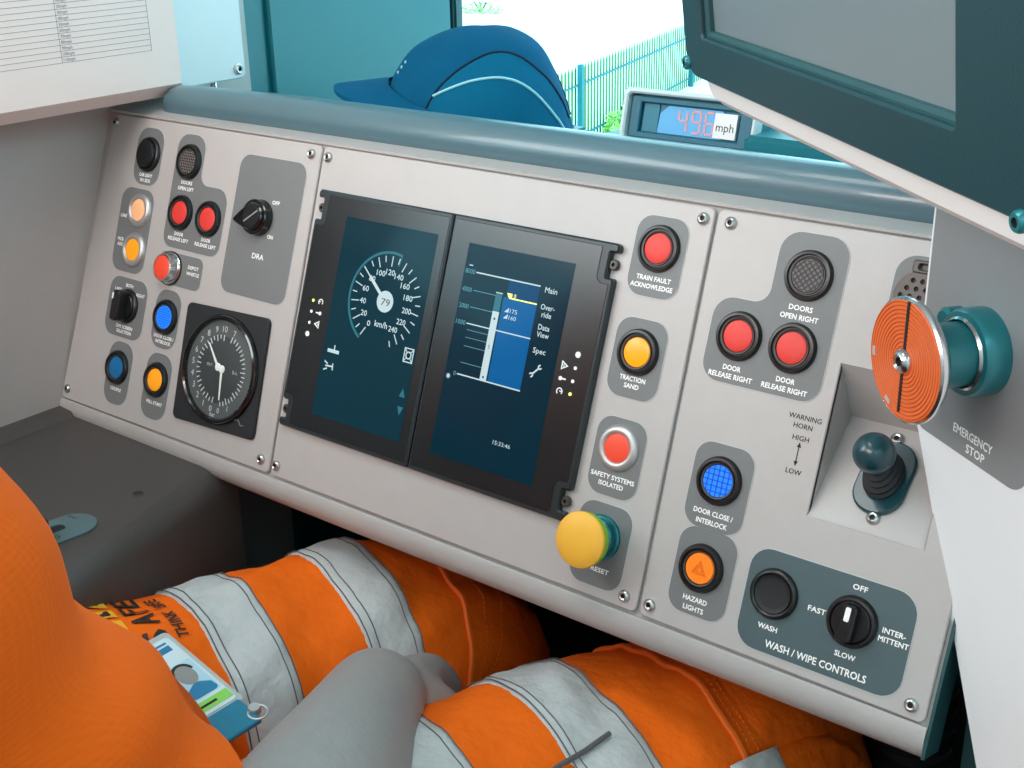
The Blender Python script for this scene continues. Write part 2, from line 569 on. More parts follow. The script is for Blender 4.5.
# body profile in (n, v) millimetres, extruded along the console
prof = [(-3.2, 249), (-3.2, -1.2), (-0.4, -1.4), (0, -2.2), (0, -9), (-1.2, -13.5), (-4.2, -17.5), (-9, -20.5), (-16, -22), (-120, -30), (-120, -26), (-70, 0), (-70, 252), (-16, 257.5), (-3.5, 253.5), (-2.2, 252.6)]
bm = nb()
prof_cut = [(-3.2, 249), (-3.2, 178.5), (-37, 178.5), (-37, 88.5), (-3.2, 88.5)] + prof[1:]      # where the lever recess reaches in
prof_end = [p for p in prof if p[0] > -10] ; prof_end = prof_end[:prof_end.index((-9, -20.5)) + 1] + [(-26, -21.5), (-26, 251)] + prof_end[prof_end.index((-9, -20.5)) + 1:]
for pf, ua, ub in ((prof, -6, 690.5), (prof_cut, 690.5, 760), (prof_end, 760, 782)):
    add_prism(bm, [[(-n, v) for n, v in pf]], ua, ub, mx=basis(Vector((0, 0, 0)), Vector((0, 0, -1)), Vector((0, 1, 0)), Vector((1, 0, 0))) @ SMM)
part('body', bm, ['console_paint'], con)
# ledge between the panels and the padded rail
bm = nb()
pr2 = [(0.0866, 0.2381), (0.0868, 0.2398), (0.1000, 0.2418), (0.150, 0.245), (0.150, 0.225), (0.100, 0.225)]
add_prism(bm, [pr2], -0.006, 0.80, mx=PANEL.inverted() @ basis(V(0, 0, 0), Vector((0, 1, 0)), Vector((0, 0, 1)), Vector((1, 0, 0))))
part('top_ledge', bm, 'console_paint', con)
bm = nb(); add_prism(bm, [rect(782.2, -19, 784, 250)], -26, -1.0, mx=SMM)
part('end_cheek', bm, 'bracket_teal', con, label='dark teal end cheek')

def screw_mesh():
    bm = nb()
    add_lathe(bm, [(0, 0.9), (1.5, 0.9), (1.5, 2.2), (2.3, 2.5), (3.2, 2.1), (3.9, 1.1), (4.0, 0)], 18, SMM, mis=[1, 1, 0, 0, 0, 0])
    return mesh_of(bm, ['screw_steel', 'screw_hole'], 'screw', 40)
SCREW = screw_mesh()

def panel(label, outline, u0, holes=()):
    r = thing('control_fascia', label, 'control panel', at(u0, 0), 'control panels of the console')
    L = Matrix.Translation((-u0 / 1000, 0, 0)) @ SMM
    bm = nb()
    add_prism(bm, [fillet(outline, 4)] + [list(h) for h in holes], -3, 0, 0.7, L)
    part('panel_sheet', bm, 'panel_paint', r)
    return r, L

def screws(root, L, pts):
    for u, v in pts:
        o = bpy.data.objects.new('screw', SCREW); COL.objects.link(o)
        o.parent = root
        o.matrix_basis = Matrix.Translation((L.translation.x + u / 1000, v / 1000, 0))

def label_plate(root, L, outline, rad, texts, m='plate_grey', tm='text_white', extra=None):
    """texts: (string, u, v, cap height, width)"""
    bm = nb()
    ol = fillet(outline, rad)
    add_prism(bm, [ol], 0.0, 0.35, mx=L, mi=1)
    add_prism(bm, [inset(ol, 0.55)], 0.2, 0.5, mx=L, mi=0)
    p = part('label_plate', bm, [m, 'plate_edge'], root)
    if texts:
        bm = nb()
        for t in texts:
            add_text(bm, t[0], t[1], t[2], t[3], t[4], 0.62, L, bold=0.2)
        part('lettering', bm, tm, p)
    return p

# ---- left panel
pl, L = panel('left control panel of the console carrying the round gauge', [(5.8, 251.8), (-6.0, -0.6), (264.4, 0.6), (260.4, 252.3)], 130)
screws(pl, L, [(9.6, 244.6), (250.8, 244.8), (1.8, 8.4), (254.6, 9.4)])
label_plate(pl, L, rect(43.5, 196.5, 78.5, 245.5), 13, [('CAB LIGHT', 61.2, 205.2, 2.7, 17), ('RH SIDE', 61.6, 200.8, 2.7, 13)])
label_plate(pl, L, rect(34, 121.4, 78.2, 193.8), 12, [('LINE', 41.2, 168.4, 2.7, 8), ('MCB', 41.8, 148.4, 2.7, 7.5), ('ADD', 42.4, 144.0, 2.7, 7.5)])
label_plate(pl, L, [(96, 151), (167.5, 151), (167.5, 206.5), (131.5, 206.5), (131.5, 245.5), (96, 245.5)], [11, 11, 13, 9, 13, 13],
            [('DOORS', 114.8, 205.6, 2.8, 13.5), ('OPEN LEFT', 114.8, 200.6, 2.8, 19.5), ('DOOR', 115.6, 163.4, 2.8, 11), ('RELEASE LEFT', 115.8, 159.0, 2.8, 25.5),
             ('DOOR', 149.6, 163.4, 2.8, 11), ('RELEASE LEFT', 149.8, 159.0, 2.8, 25.5)])
label_plate(pl, L, rect(97, 120.8, 152, 148.4), 7, [('DEPOT', 140.4, 139.0, 2.7, 13), ('WHISTLE', 140.8, 134.0, 2.7, 15.5)])
label_plate(pl, L, rect(174.5, 127, 250, 237.5), 11, [('OFF', 222.3, 203.6, 2.9, 8), ('ON', 222.2, 177.1, 2.9, 6), ('DRA', 212.5, 160.4, 4.2, 13)])
label_plate(pl, L, rect(38, 66.5, 89.5, 118), 12, [('LEFT', 50, 106.2, 2.7, 9), ('BOTH', 64.2, 111.2, 2.7, 9.5), ('RIGHT', 80.4, 105.4, 2.7, 11), ('DMI SCREEN', 65.6, 75.9, 2.7, 22), ('SELECTION', 65.9, 71.8, 2.7, 19.5)])
label_plate(pl, L, rect(101, 67.6, 134, 117.5), 13, [('DOOR CLOSE /', 118.2, 77.7, 2.7, 25), ('INTERLOCK', 118.4, 73.4, 2.7, 19)])
label_plate(pl, L, rect(51.2, 9.2, 84.2, 64), 13, [('COUPLE', 67.8, 22.7, 2.7, 14)])
label_plate(pl, L, rect(102.6, 8.4, 135.8, 64.6), 13, [('MILL START', 120.2, 22.6, 2.7, 20)])

# ---- middle panel
pm, L = panel('wide middle control panel around the twin displays', [(262.4, 252.3), (266.6, 0.6), (597.4, 0.8), (594.4, 251.6)], 430)
screws(pm, L, [(268.7, 244.3), (272.0, 9.0), (587.6, 244.3), (587.8, 8.6)])
label_plate(pm, L, rect(543.4, 191.4, 581, 242.2), 11, [('TRAIN FAULT', 562.4, 203.2, 2.9, 24.5), ('ACKNOWLEDGE', 561.9, 198.3, 2.9, 30)])
label_plate(pm, L, rect(543.6, 127.6, 581.4, 178.5), 11, [('TRACTION', 562.2, 140.3, 2.9, 18.5), ('SAND', 562.4, 135.7, 2.9, 10.5)])
label_plate(pm, L, rect(544.2, 64.8, 581.6, 115.6), 11, [('SAFETY SYSTEMS', 562.5, 77.3, 2.9, 32), ('ISOLATED', 562.4, 72.5, 2.9, 18)])
label_plate(pm, L, rect(543.8, 7.2, 584, 61), 11, [('BPS RESET', 562.4, 18.6, 2.9, 22.5)])

# ---- right panel, with the opening for the horn lever's recess
REC = [(691.5, 90), (759, 90), (759, 177.3), (691.5, 177.3)]
pr, L = panel('right control panel of the console with the lever recess', [(596.6, 251.6), (599.8, 0.8), (780, -0.3), (780, 252.5)], 690, [REC[::-1]])
screws(pr, L, [(606.2, 244.3), (606.2, 8.8), (771.4, 7.6)])
label_plate(pr, L, [(606.6, 151.2), (683.6, 151.2), (683.6, 246.6), (640, 246.6), (640, 202.5), (606.6, 202.5)], [12, 12, 13, 13, 9, 13],
            [('DOORS', 660.9, 203.2, 3.0, 14.5), ('OPEN RIGHT', 661, 197.9, 3.0, 23.5), ('DOOR', 626.6, 161.0, 3.0, 11.5), ('RELEASE RIGHT', 626.6, 156.0, 3.0, 28.5),
             ('DOOR', 661.2, 161.2, 3.0, 11.5), ('RELEASE RIGHT', 661.4, 156.2, 3.0, 28.5)], 'plate_grey')
label_plate(pr, L, rect(615, 64.2, 654.8, 116.8), 11, [('DOOR CLOSE /', 634.7, 74.4, 3.0, 26), ('INTERLOCK', 634.9, 68.8, 3.0, 20.5)])
label_plate(pr, L, rect(616.2, 11.6, 656, 65), 11, [('HAZARD', 635, 21.6, 3.0, 16), ('LIGHTS', 635, 16.0, 3.0, 13.5)])
label_plate(pr, L, rect(664, 5.6, 764.4, 65.8), 13, [('WASH', 683, 20.9, 3.0, 12), ('OFF', 730.5, 59.6, 3.0, 8.5), ('FAST', 709.2, 39.9, 3.0, 10.5), ('INTER-', 754.0, 41.6, 3.0, 13),
            ('MITTENT', 754.6, 36.7, 3.0, 17), ('SLOW', 730.4, 20.7, 3.0, 12), ('WASH / WIPE CONTROLS', 714.2, 11.8, 4.2, 61)], 'plate_dark')
label_plate(pr, L, rect(709.6, 195, 766, 244), 12, None)
bm = nb()
for t in [('WARNING', 677.7, 143.1, 2.9, 20), ('HORN', 677.5, 138.1, 2.9, 11.5), ('HIGH', 677.7, 131.2, 2.9, 10), ('LOW', 677.7, 111.8, 2.9, 9.5)]:
    add_text(bm, *t, 0.12, L, bold=0.1)
add_prism(bm, [rect(677.5, 117, 678.1, 127)], 0, 0.15, mx=L)
add_prism(bm, [[(676.5, 126), (679.1, 126), (677.8, 129)]], 0, 0.15, mx=L)
add_prism(bm, [[(676.5, 118), (677.8, 115), (679.1, 118)]], 0, 0.15, mx=L)
part('lettering', bm, 'text_black', pr, label='black printed lettering')
# the recess: sloping floor, upper face and two cheeks
bm = nb()
def q3(*pts):
    f = bm.faces.new([bm.verts.new(L @ Vector(p)) for p in pts]); return f
a0, a1, b0, b1 = (691.5, 90, -0.4), (759, 90, -0.4), (691.5, 148, -33), (759, 148, -33)
c0, c1 = (691.5, 177.3, -0.4), (759, 177.3, -0.4)
q3(a0, a1, b1, b0); q3(b0, b1, c1, c0); q3(a0, b0, c0); q3(a1, c1, b1)
part('lever_recess', bm, 'panel_paint', pr, sharp=10)

# ================================================================== PUSH BUTTONS AND SWITCHES
def lathe_mesh(name, prof, mats, mis=None, seg=36):
    bm = nb(); add_lathe(bm, prof, seg, SMM, mis=mis)
    return mesh_of(bm, mats, name, 40)

BEZ_STD = lathe_mesh('bezel', [(9.0, 1.0), (9.6, 1.0), (9.9, 2.4), (10.6, 2.6), (11.0, 1.9), (11.6, 1.9), (12.2, 3.2), (13.6, 3.0), (14.5, 1.7), (14.8, 0)],
                     ['black_plastic', 'dark_steel'], [1, 1, 1, 0, 0, 0, 0, 0, 0])
BEZ_CHR = lathe_mesh('bezel', [(9.0, 1.0), (9.2, 2.2), (10.0, 3.0), (11.2, 3.2), (12.6, 3.0), (13.9, 2.0), (14.7, 0.6), (14.8, 0)], ['steel'])
BEZ_LOW = lathe_mesh('bezel', [(11.4, 1.0), (11.6, 2.4), (12.6, 3.0), (13.8, 2.6), (14.6, 1.4), (14.8, 0)], ['black_plastic'])
def lens_mesh(m, r=9.3, dome=0.5):
    return lathe_mesh('lens', [(0, 2.3 + dome), (r * 0.5, 2.2 + dome * 0.85), (r * 0.85, 2.1 + dome * 0.4), (r * 0.98, 1.9), (r, 1.2)], [m])
def grid_lens(base, line, step, w, diamond=False, r=9.4, dots=None):
    bm = nb()
    add_lathe(bm, [(0, 2.3), (r, 2.3), (r, 1.0)], 36, SMM, mi=0)
    n = int(r // step) + 1
    dirs = [(1, 0), (0, 1)] if not diamond else [(0.7071, 0.7071), (-0.7071, 0.7071)]
    for dx, dy in dirs:
        for k in range(-n, n + 1):
            o = k * step
            if abs(o) >= r - 0.3: continue
            h = math.sqrt(r * r - o * o) - 0.15
            px, py = -dy * o, dx * o
            add_strip(bm, (px - dx * h, py - dy * h), (px + dx * h, py + dy * h), w, 2.2, 2.55, SMM, 1)
    return mesh_of(bm, [base, line], 'lens', 30)
def dot_lens():
    bm = nb()
    add_lathe(bm, [(0, 2.3), (9.4, 2.3), (9.4, 1.0)], 36, SMM, mi=0)
    for i in range(-4, 5):
        for j in range(-4, 5):
            x, y = i * 2.1 + (j % 2) * 1.05, j * 1.95
            if math.hypot(x, y) < 8.4: add_disc(bm, (x, y), 0.55, 2.2, 2.6, 8, SMM, 1)
    return mesh_of(bm, ['lens_blue_lit', 'lens_blue_line'], 'lens', 30)
def hazard_lens():
    bm = nb()
    add_lathe(bm, [(0, 2.5), (9.0, 2.4), (9.4, 1.2)], 36, SMM, mi=0)
    add_prism(bm, [[(-5, -3.6), (5, -3.6), (0, 5)], [(-3.4, -2.7), (0, 3.2), (3.4, -2.7)]], 2.4, 2.75, mx=SMM, mi=1)
    add_prism(bm, [[(-2.6, -2.2), (2.6, -2.2), (0, 2.3)], [(-1.7, -1.7), (0, 1.2), (1.7, -1.7)]], 2.4, 2.75, mx=SMM, mi=1)
    return mesh_of(bm, ['lens_orange', 'lens_orange_deep'], 'lens', 30)
def black_cap():
    return lathe_mesh('push_cap', [(0, 1.7), (8.0, 1.7), (10.2, 2.0), (11.0, 2.6), (11.2, 1.0)], ['black_matt'])
def tall_cap():
    return lathe_mesh('push_cap', [(0, 4.6), (6, 4.6), (9.0, 5.0), (10.3, 5.0), (11.0, 4.2), (11.2, 1.0)], ['black_plastic'])

L_RED, L_AMB, L_PEACH, L_BLUE, L_SSI = lens_mesh('lens_red'), lens_mesh('lens_amber'), lens_mesh('lens_peach'), lens_mesh('lens_blue'), lens_mesh('lens_red_bright')
L_MESHL, L_MESHR = grid_lens('mesh_face', 'mesh_line', 2.2, 0.9), grid_lens('mesh_dark', 'mesh_line', 2.6, 0.9, True)
L_DOT, L_GRID, L_HAZ, CAP, TCAP = dot_lens(), grid_lens('lens_blue_lit', 'lens_blue_line', 3.3, 0.7), hazard_lens(), black_cap(), tall_cap()

def push_button(u, v, bez, lens, label, group=None, lname='lens'):
    r = thing('push_button', label, 'push button', at(u, v, 0.5), group)
    part('bezel', bez, None, r)
    part(lname, lens, None, r)
    return r
G1 = 'push buttons of the console'
push_button(61.1, 222.6, BEZ_LOW, TCAP, 'black push button at the top left corner of the left panel, marked cab light', G1, 'push_cap')
push_button(114.2, 222.6, BEZ_STD, L_MESHL, 'push button with grey grille face above two red buttons, doors open left', G1)
push_button(114.0, 180.8, BEZ_STD, L_RED, 'red door release left button, directly below the small grille faced button', G1)
push_button(149.0, 180.5, BEZ_STD, L_RED, 'red door release left button, the one beside the DRA knob', G1)
push_button(61.2, 175.6, BEZ_CHR, L_PEACH, 'pale peach indicator button in a silver ring, marked line', G1)
push_button(62.2, 141.8, BEZ_CHR, L_AMB, 'amber indicator button in a silver ring below the peach one', G1)
push_button(117.0, 94.3, BEZ_STD, L_DOT, 'lit blue button with dotted face left of the round gauge', G1)
push_button(65.7, 41.0, BEZ_STD, L_BLUE, 'plain dark blue button marked couple at the panel lower left', G1)
push_button(118.2, 41.8, BEZ_STD, L_AMB, 'amber button in a black ring close to the gauge lower left corner', G1)
push_button(562.1, 222.0, BEZ_STD, L_RED, 'red train fault acknowledge button right of the displays', G1)
push_button(562.4, 157.2, BEZ_STD, L_AMB, 'amber traction sand button right of the displays', G1)
push_button(562.5, 96.3, BEZ_CHR, L_SSI, 'bright red safety systems isolated button in a silver ring', G1)
push_button(661.6, 222.2, BEZ_STD, L_MESHR, 'push button with dark diamond grille, marked doors open right', G1)
push_button(627.0, 180.3, BEZ_STD, L_RED, 'red door release right button, nearest the panel seam', G1)
push_button(661.4, 180.2, BEZ_STD, L_RED, 'red door release right button below the diamond grille button', G1)
push_button(634.2, 94.5, BEZ_STD, L_GRID, 'lit blue button with square grid above the hazard lights button', G1)
push_button(634.7, 41.1, BEZ_STD, L_HAZ, 'orange hazard lights button with a warning triangle', G1)
push_button(682.6, 40.8, BEZ_LOW, CAP, 'flat black wash button on the wash and wipe controls plate', G1, 'push_cap')

# depot whistle: tall chrome barrel with a red head
r = thing('push_button', 'tall chrome push button with a red head, marked depot whistle', 'push button', at(112.5, 134.5, 0.5))
bm = nb(); add_lathe(bm, [(13.8, 0), (13.8, 1.0), (13.0, 1.8), (11.5, 2.0), (11.2, 3.0), (11.2, 8.2), (11.0, 9.0), (10.0, 9.3), (9.6, 8.4)], 36, SMM)
part('barrel', bm, 'chrome', r, label='chrome barrel')
bm = nb(); add_lathe(bm, [(14.2, 0), (14.2, 1.2), (13.2, 1.4), (13.2, 0)], 36, SMM)
part('gasket_ring', bm, 'black_plastic', r)
bm = nb(); add_lathe(bm, [(0, 10.0), (5, 9.9), (8.6, 9.5), (9.7, 8.8), (9.7, 7.0)], 36, SMM)
part('lens', bm, 'lens_red_bright', r)

# mushroom reset button
r = thing('reset_button', 'large yellow mushroom push button with green underside, marked reset', 'reset button', at(563.0, 39.0, 0.5))
bm = nb(); add_lathe(bm, [(14.5, 0), (14.5, 2), (13.6, 3), (12.6, 3.2), (12.6, 6.5), (13.2, 7), (13.2, 9), (12.2, 9.6), (12.0, 13.5), (11.0, 14.2), (10.5, 17)], 36, SMM)
part('collar', bm, 'collar_teal', r, label='shiny dark teal collar')
bm = nb(); add_lathe(bm, [(10.5, 13), (13.2, 13.6), (15.6, 15.2), (16.8, 17.6), (17.3, 20.4), (17.3, 22.6)], 40, SMM)
part('underside', bm, 'mushroom_green', r, label='green underside')
bm = nb(); add_lathe(bm, [(17.2, 22.4), (17.6, 23.4), (17.2, 24.6), (14.6, 26.2), (9, 27.6), (0, 28.2)], 40, SMM)
part('mushroom_head', bm, 'mushroom_yellow', r, label='yellow domed head')

# DRA rotary knob: round collar, teardrop pointer
r = thing('rotary_selector', 'black teardrop rotary knob marked DRA, pointing left', 'knob', at(207.6, 190.2, 0.5))
bm = nb(); add_lathe(bm, [(14.2, 0), (14.2, 1.2), (13.8, 1.8), (13.8, 7.0), (13.0, 7.8), (10.2, 7.9), (10.0, 7.2), (0, 7.2)], 40, SMM)
part('collar', bm, 'black_gloss', r)
bm = nb()
tear = [(11 * math.cos(a), 11 * math.sin(a)) for a in [math.radians(k) for k in range(-118, 119, 12)]] + [(-12, 6.6), (-20.5, 1.6), (-21.5, 0), (-20.5, -1.6), (-12, -6.6)]
add_prism(bm, [tear], 3.0, 9.6, 1.0, SMM @ Matrix.Rotation(math.radians(14), 4, 'Z'))
part('pointer', bm, 'black_gloss', r)
bm = nb(); add_disc(bm, (0, 0), 9.0, 9.4, 10.2, 28, SMM, cham=0.4)
add_strip(bm, (-8.4, -1), (8.4, 1), 0.9, 10.1, 10.5, SMM @ Matrix.Rotation(math.radians(30), 4, 'Z'), 1)
part('cap_disc', bm, ['black_plastic', 'steel'], r)

def bar_switch(u, v, label, rot, marker, bez, L_=26.0, w=9.5, h=13.5):
    r = thing('rotary_switch', label, 'rotary switch', at(u, v, 0.5))
    part('bezel', bez, None, r)
    bm = nb(); add_lathe(bm, [(0, 4.0), (10.6, 4.0), (11.3, 3.2), (11.5, 1.0)], 36, SMM)
    part('dial', bm, 'black_plastic', r)
    R = Matrix.Rotation(math.radians(rot), 4, 'Z')
    bm = nb()
    add_prism(bm, [fillet(rect(-w / 2, -L_ / 2, w / 2, L_ / 2), w * 0.3)], 3.5, h, 1.2, SMM @ R)
    b = part('grip_bar', bm, 'black_plastic', r)
    bm = nb(); add_prism(bm, [fillet(rect(*marker), 0.8)], h - 0.2, h + 0.25, mx=SMM @ R)
    part('marker', bm, 'text_white', b, label='white marker')
    return r
bar_switch(65.0, 94.0, 'black rotary switch with a bar grip for selecting the screen', 0, (-3.9, 5, -2.2, 10.5), BEZ_LOW)
bar_switch(730.3, 40.3, 'black wipe speed rotary switch with a white marker, beside the wash button', -2, (-1.5, 1.5, 1.5, 9.5), BEZ_STD, 21, 9, 11)

# ================================================================== PRESSURE GAUGE
r = thing('pressure_gauge', 'round black pressure gauge with two white needles on a square plate', 'gauge', at(193.7, 66.8, 0.4, math.radians(2.4)))
bm = nb(); add_prism(bm, [fillet(rect(-48.5, -47.5, 48.5, 47.5), 5)], 0, 2.4, 0.8, SMM)
fp = part('faceplate', bm, 'black_matt', r)
bm = nb()
sq = catmull([Vector((26, -36, 0)), Vector((30, -35, 0)), Vector((33, -38.5, 0)), Vector((37, -38, 0))], 6)
add_tube(bm, [Vector((p.x, p.y, 2.6)) for p in sq], 0.5, 6, mx=SMM)
part('squiggle_mark', bm, 'plate_grey', fp)
SMG = Matrix.Translation((0.0014, 0.0002, 0.0006)) @ Matrix.Diagonal((1.06, 1.06, 0.72, 1)) @ SMM
bm = nb(); add_lathe(bm, [(36.5, 2.6), (37, 7.2), (38.4, 8.4), (40.0, 7.6), (41.0, 5.0), (41.2, 2.2)], 56, SMG)
part('bezel', bm, 'black_gloss', r)
bm = nb(); add_lathe(bm, [(0, 3.2), (25.2, 3.2), (25.6, 3.0), (37, 3.0)], 56, SMG, mis=[0, 1, 1])
mat('dial_dark', (54, 58, 60), 0.55); mat('dial_rim', (84, 88, 90), 0.55); mat('dial_mark', (226, 228, 228), 0.5)
part('dial', bm, ['dial_dark', 'dial_rim'], r)
bm = nb()
def pol(a, q): return (q * math.cos(math.radians(a)), q * math.sin(math.radians(a)))
for k in range(21):
    a = 262 - k * 8.6
    add_strip(bm, pol(a, 21.5 if k % 2 == 0 else 23), pol(a, 26), 0.8, 3.2, 3.5, SMG)
for k in range(21):
    a = 70 - k * 7.4
    add_strip(bm, pol(a, 22.5 if k % 3 == 0 else 24), pol(a, 27.5), 0.7, 3.2, 3.5, SMG)
for k in range(11):
    p = pol(262 - k * 17.2, 30.4)
    add_text(bm, str(k), p[0], p[1], 4.6, None, 3.5, SMG)
for s, a in (('7', 69), ('0', -82), ('1', -63)):
    p = pol(a, 30.6); add_text(bm, s, p[0], p[1], 4.0, None, 3.5, SMG)
add_text(bm, 'bar', *pol(-92, 34.2), 3.2, None, 3.5, SMG)
add_text(bm, 'm.r.', -11.5, 2.6, 3.0, None, 3.5, SMG)
add_text(bm, 'b.c.', 17, 0.5, 3.0, None, 3.5, SMG)
part('scale', bm, 'dial_mark', r)
def needle(c, tip, wid):
    bm = nb()
    c = Vector(c); tip = Vector(tip)
    d = (tip - c).normalized(); n = Vector((-d.y, d.x))
    add_prism(bm, [[c - n * wid, tip - n * wid * 0.45, tip + n * wid * 0.45, c + n * wid]], 4.4, 5.0, mx=SMG)
    add_disc(bm, c, 3.0, 4.2, 5.3, 24, SMG, cham=0.4)
    return bm
part('needle', needle((-1.5, 1.6), (-14.5, 18.0), 1.1), 'text_white', r)
part('needle', needle((3.0, 0.6), (4.6, -22.5), 1.1), 'text_white', r)
bm = nb(); add_lathe(bm, [(0, 6.4), (36.8, 6.4)], 48, SMG)
part('cover_glass', bm, 'window_glass', r)

# ================================================================== TWIN DISPLAYS
def display(u0, u1, label, cuts):
    """one upright display unit; cuts: which outer side carries the two screw notches"""
    cx = (u0 + u1) / 2
    r = thing('display_unit', label, 'display', at(cx, 41.5, 0.4), 'driver displays')
    L = Matrix.Translation((-cx / 1000, -0.0415, 0)) @ SMM
    v0, v1 = 41.5, 220.5
    bm = nb()
    e = u0 if cuts == 'l' else u1
    s = 1 if cuts == 'l' else -1
    ol = [(e, v0), (e, v0 + 6), (e + s * 6, v0 + 6), (e + s * 6, v0 + 20), (e, v0 + 20), (e, v1 - 22), (e + s * 6, v1 - 22), (e + s * 6, v1 - 6), (e, v1 - 6), (e, v1)]
    ol = ol + [(u1 if cuts == 'l' else u0, v1), (u1 if cuts == 'l' else u0, v0)]
    rad = [3, 2, 1, 1, 2, 2, 1, 1, 2, 3, 1, 1]
    add_prism(bm, [fillet(ol, rad, 4)], 0, 5.0, 1.2, L)
    part('frame', bm, 'screen_rim', r)
    bm = nb()
    k = 12.5
    # glossy front: rectangle that steps in around the notches
    c = e + s * 2.5; f = (u1 - 2.0) if cuts == 'l' else (u0 + 2.0)
    gl = [(c + s * 0, v0 + 25), (c + s * 9.5, v0 + 25), (c + s * 9.5, v0 + 3), (f, v0 + 3), (f, v1 - 3), (c + s * 9.5, v1 - 3), (c + s * 9.5, v1 - 26), (c, v1 - 26)]
    add_prism(bm, [fillet(gl, [1, 5, 1, 1, 1, 1, 5, 1], 5)], 4.6, 5.4, 0.3, L)
    part('front_glass', bm, 'screen_frame', r)
    for vv in (v0 + 12.5, v1 - 13.5):
        bm = nb()
        add_lathe(bm, [(0, 1.2), (1.2, 1.2), (1.3, 3.0), (2.8, 3.0), (3.4, 2.4), (3.5, 0)], 16, L @ Matrix.Translation((e + s * 3.4, vv, 0)), mis=[1, 1, 0, 0, 0])
        part('screw', bm, ['dark_steel', 'screw_hole'], r)
    return r, L

DU = 4.2     # millimetres: the front stands proud of the panel
rl, L = display(270.5, 401.3, 'left driver display with the round speed dial on its screen', 'l')
bm = nb(); add_prism(bm, [rect(299.5 + DU, 57.2, 387.5 + DU, 204.4)], 5.3, 5.6, mx=L)
scr = part('screen', bm, 'screen_off', rl)
ZS0, ZS1 = 5.5, 5.75
hub = (351.0 + DU, 150.6)
def polh(a, q): return (hub[0] + q * math.cos(math.radians(a)), hub[1] + q * math.sin(math.radians(a)))
bm = nb()
add_arc(bm, hub, 34.0, 35.8, 76, 237.5, ZS0, ZS1, 40, L)
add_strip(bm, polh(76, 35), polh(76, 27), 0.9, ZS0, ZS1, L)
part('speed_band', bm, 'display_teal', scr)
bm = nb()
for k in range(26):
    a = 236.5 - k * 10 * 1.2208
    if k == 8: continue
    add_strip(bm, polh(a, 25.2 if k % 2 == 0 else 28.2), polh(a, 32.6), 0.75, ZS0, ZS1, L)
for k in range(13):
    a = 236.5 - k * 24.416
    p = polh(a, 21.3 if k < 5 or k > 8 else 21.0)
    add_text(bm, str(k * 20), p[0], p[1], 4.0, 3.0 if k == 0 else (5.8 if k < 5 else 8.2), ZS1, L, bold=0.12)
add_text(bm, 'km/h', hub[0], hub[1] - 16.5, 4.4, 12, ZS1, L, bold=0.15)
part('dial_numbers', bm, 'display_white', scr)
bm = nb()
add_disc(bm, hub, 7.7, ZS1, ZS1 + 0.2, 36, L)
an = 236.5 - 79 * 1.2208
add_strip(bm, polh(an, 7), polh(an, 22.5), 2.4, ZS1, ZS1 + 0.2, L)
add_strip(bm, polh(an, 22), polh(an, 33), 0.9, ZS1, ZS1 + 0.2, L)
nd = part('needle', bm, 'display_white', scr)
bm = nb(); add_text(bm, '79', hub[0] + 0.8, hub[1] - 0.3, 5.0, 8.2, ZS1 + 0.3, L)
part('speed_figure', bm, 'text_black', nd)
bm = nb()
# brake and axle pictograms, camera pictogram, arrows
add_prism(bm, [rect(304.5 + DU, 105, 316 + DU, 107.6)], ZS0, ZS1, mx=L)
add_strip(bm, (311 + DU, 107), (311 + DU, 111), 0.9, ZS0, ZS1, L)
part('brake_symbol', bm, 'display_white', scr); bm = nb()
for q in ((305, 98), (305, 91.5)): add_strip(bm, (q[0] + DU - 1.5, q[1]), (q[0] + DU + 2, q[1] - 1.6 * (1 if q[1] > 95 else -1)), 1.0, ZS0, ZS1, L)
add_strip(bm, (305 + DU, 94.8), (312 + DU, 95.2), 1.2, ZS0, ZS1, L)
add_strip(bm, (312 + DU, 97.5), (312.5 + DU, 92.5), 1.0, ZS0, ZS1, L)
part('axle_symbol', bm, 'display_white', scr); bm = nb()
cxx, cyy = 381.4 + DU, 118.0
add_prism(bm, [rect(cxx - 4.4, cyy - 5.2, cxx + 4.4, cyy + 5.2), rect(cxx - 3.6, cyy - 4.4, cxx + 3.6, cyy + 4.4)], ZS0, ZS1, mx=L)
add_arc(bm, (cxx, cyy), 1.9, 2.8, 0, 359.9, ZS0, ZS1, 24, L)
for sx_, sy_ in ((1, 1), (-1, 1), (1, -1), (-1, -1)): add_strip(bm, (cxx + 2 * sx_, cyy + 2.2 * sy_), (cxx + 3.4 * sx_, cyy + 4 * sy_), 0.6, ZS0, ZS1, L)
part('camera_symbol', bm, 'display_white', scr)
bm = nb()
add_prism(bm, [[(379.6 + DU, 88.5), (385 + DU, 88.5), (382.3 + DU, 94.5)]], ZS0, ZS1, mx=L)
part('arrow', bm, 'display_teal', scr); bm = nb()
add_prism(bm, [[(380 + DU, 81.6), (385.4 + DU, 81.6), (382.7 + DU, 75.6)]], ZS0, ZS1, mx=L)
part('arrow', bm, 'display_teal', scr)

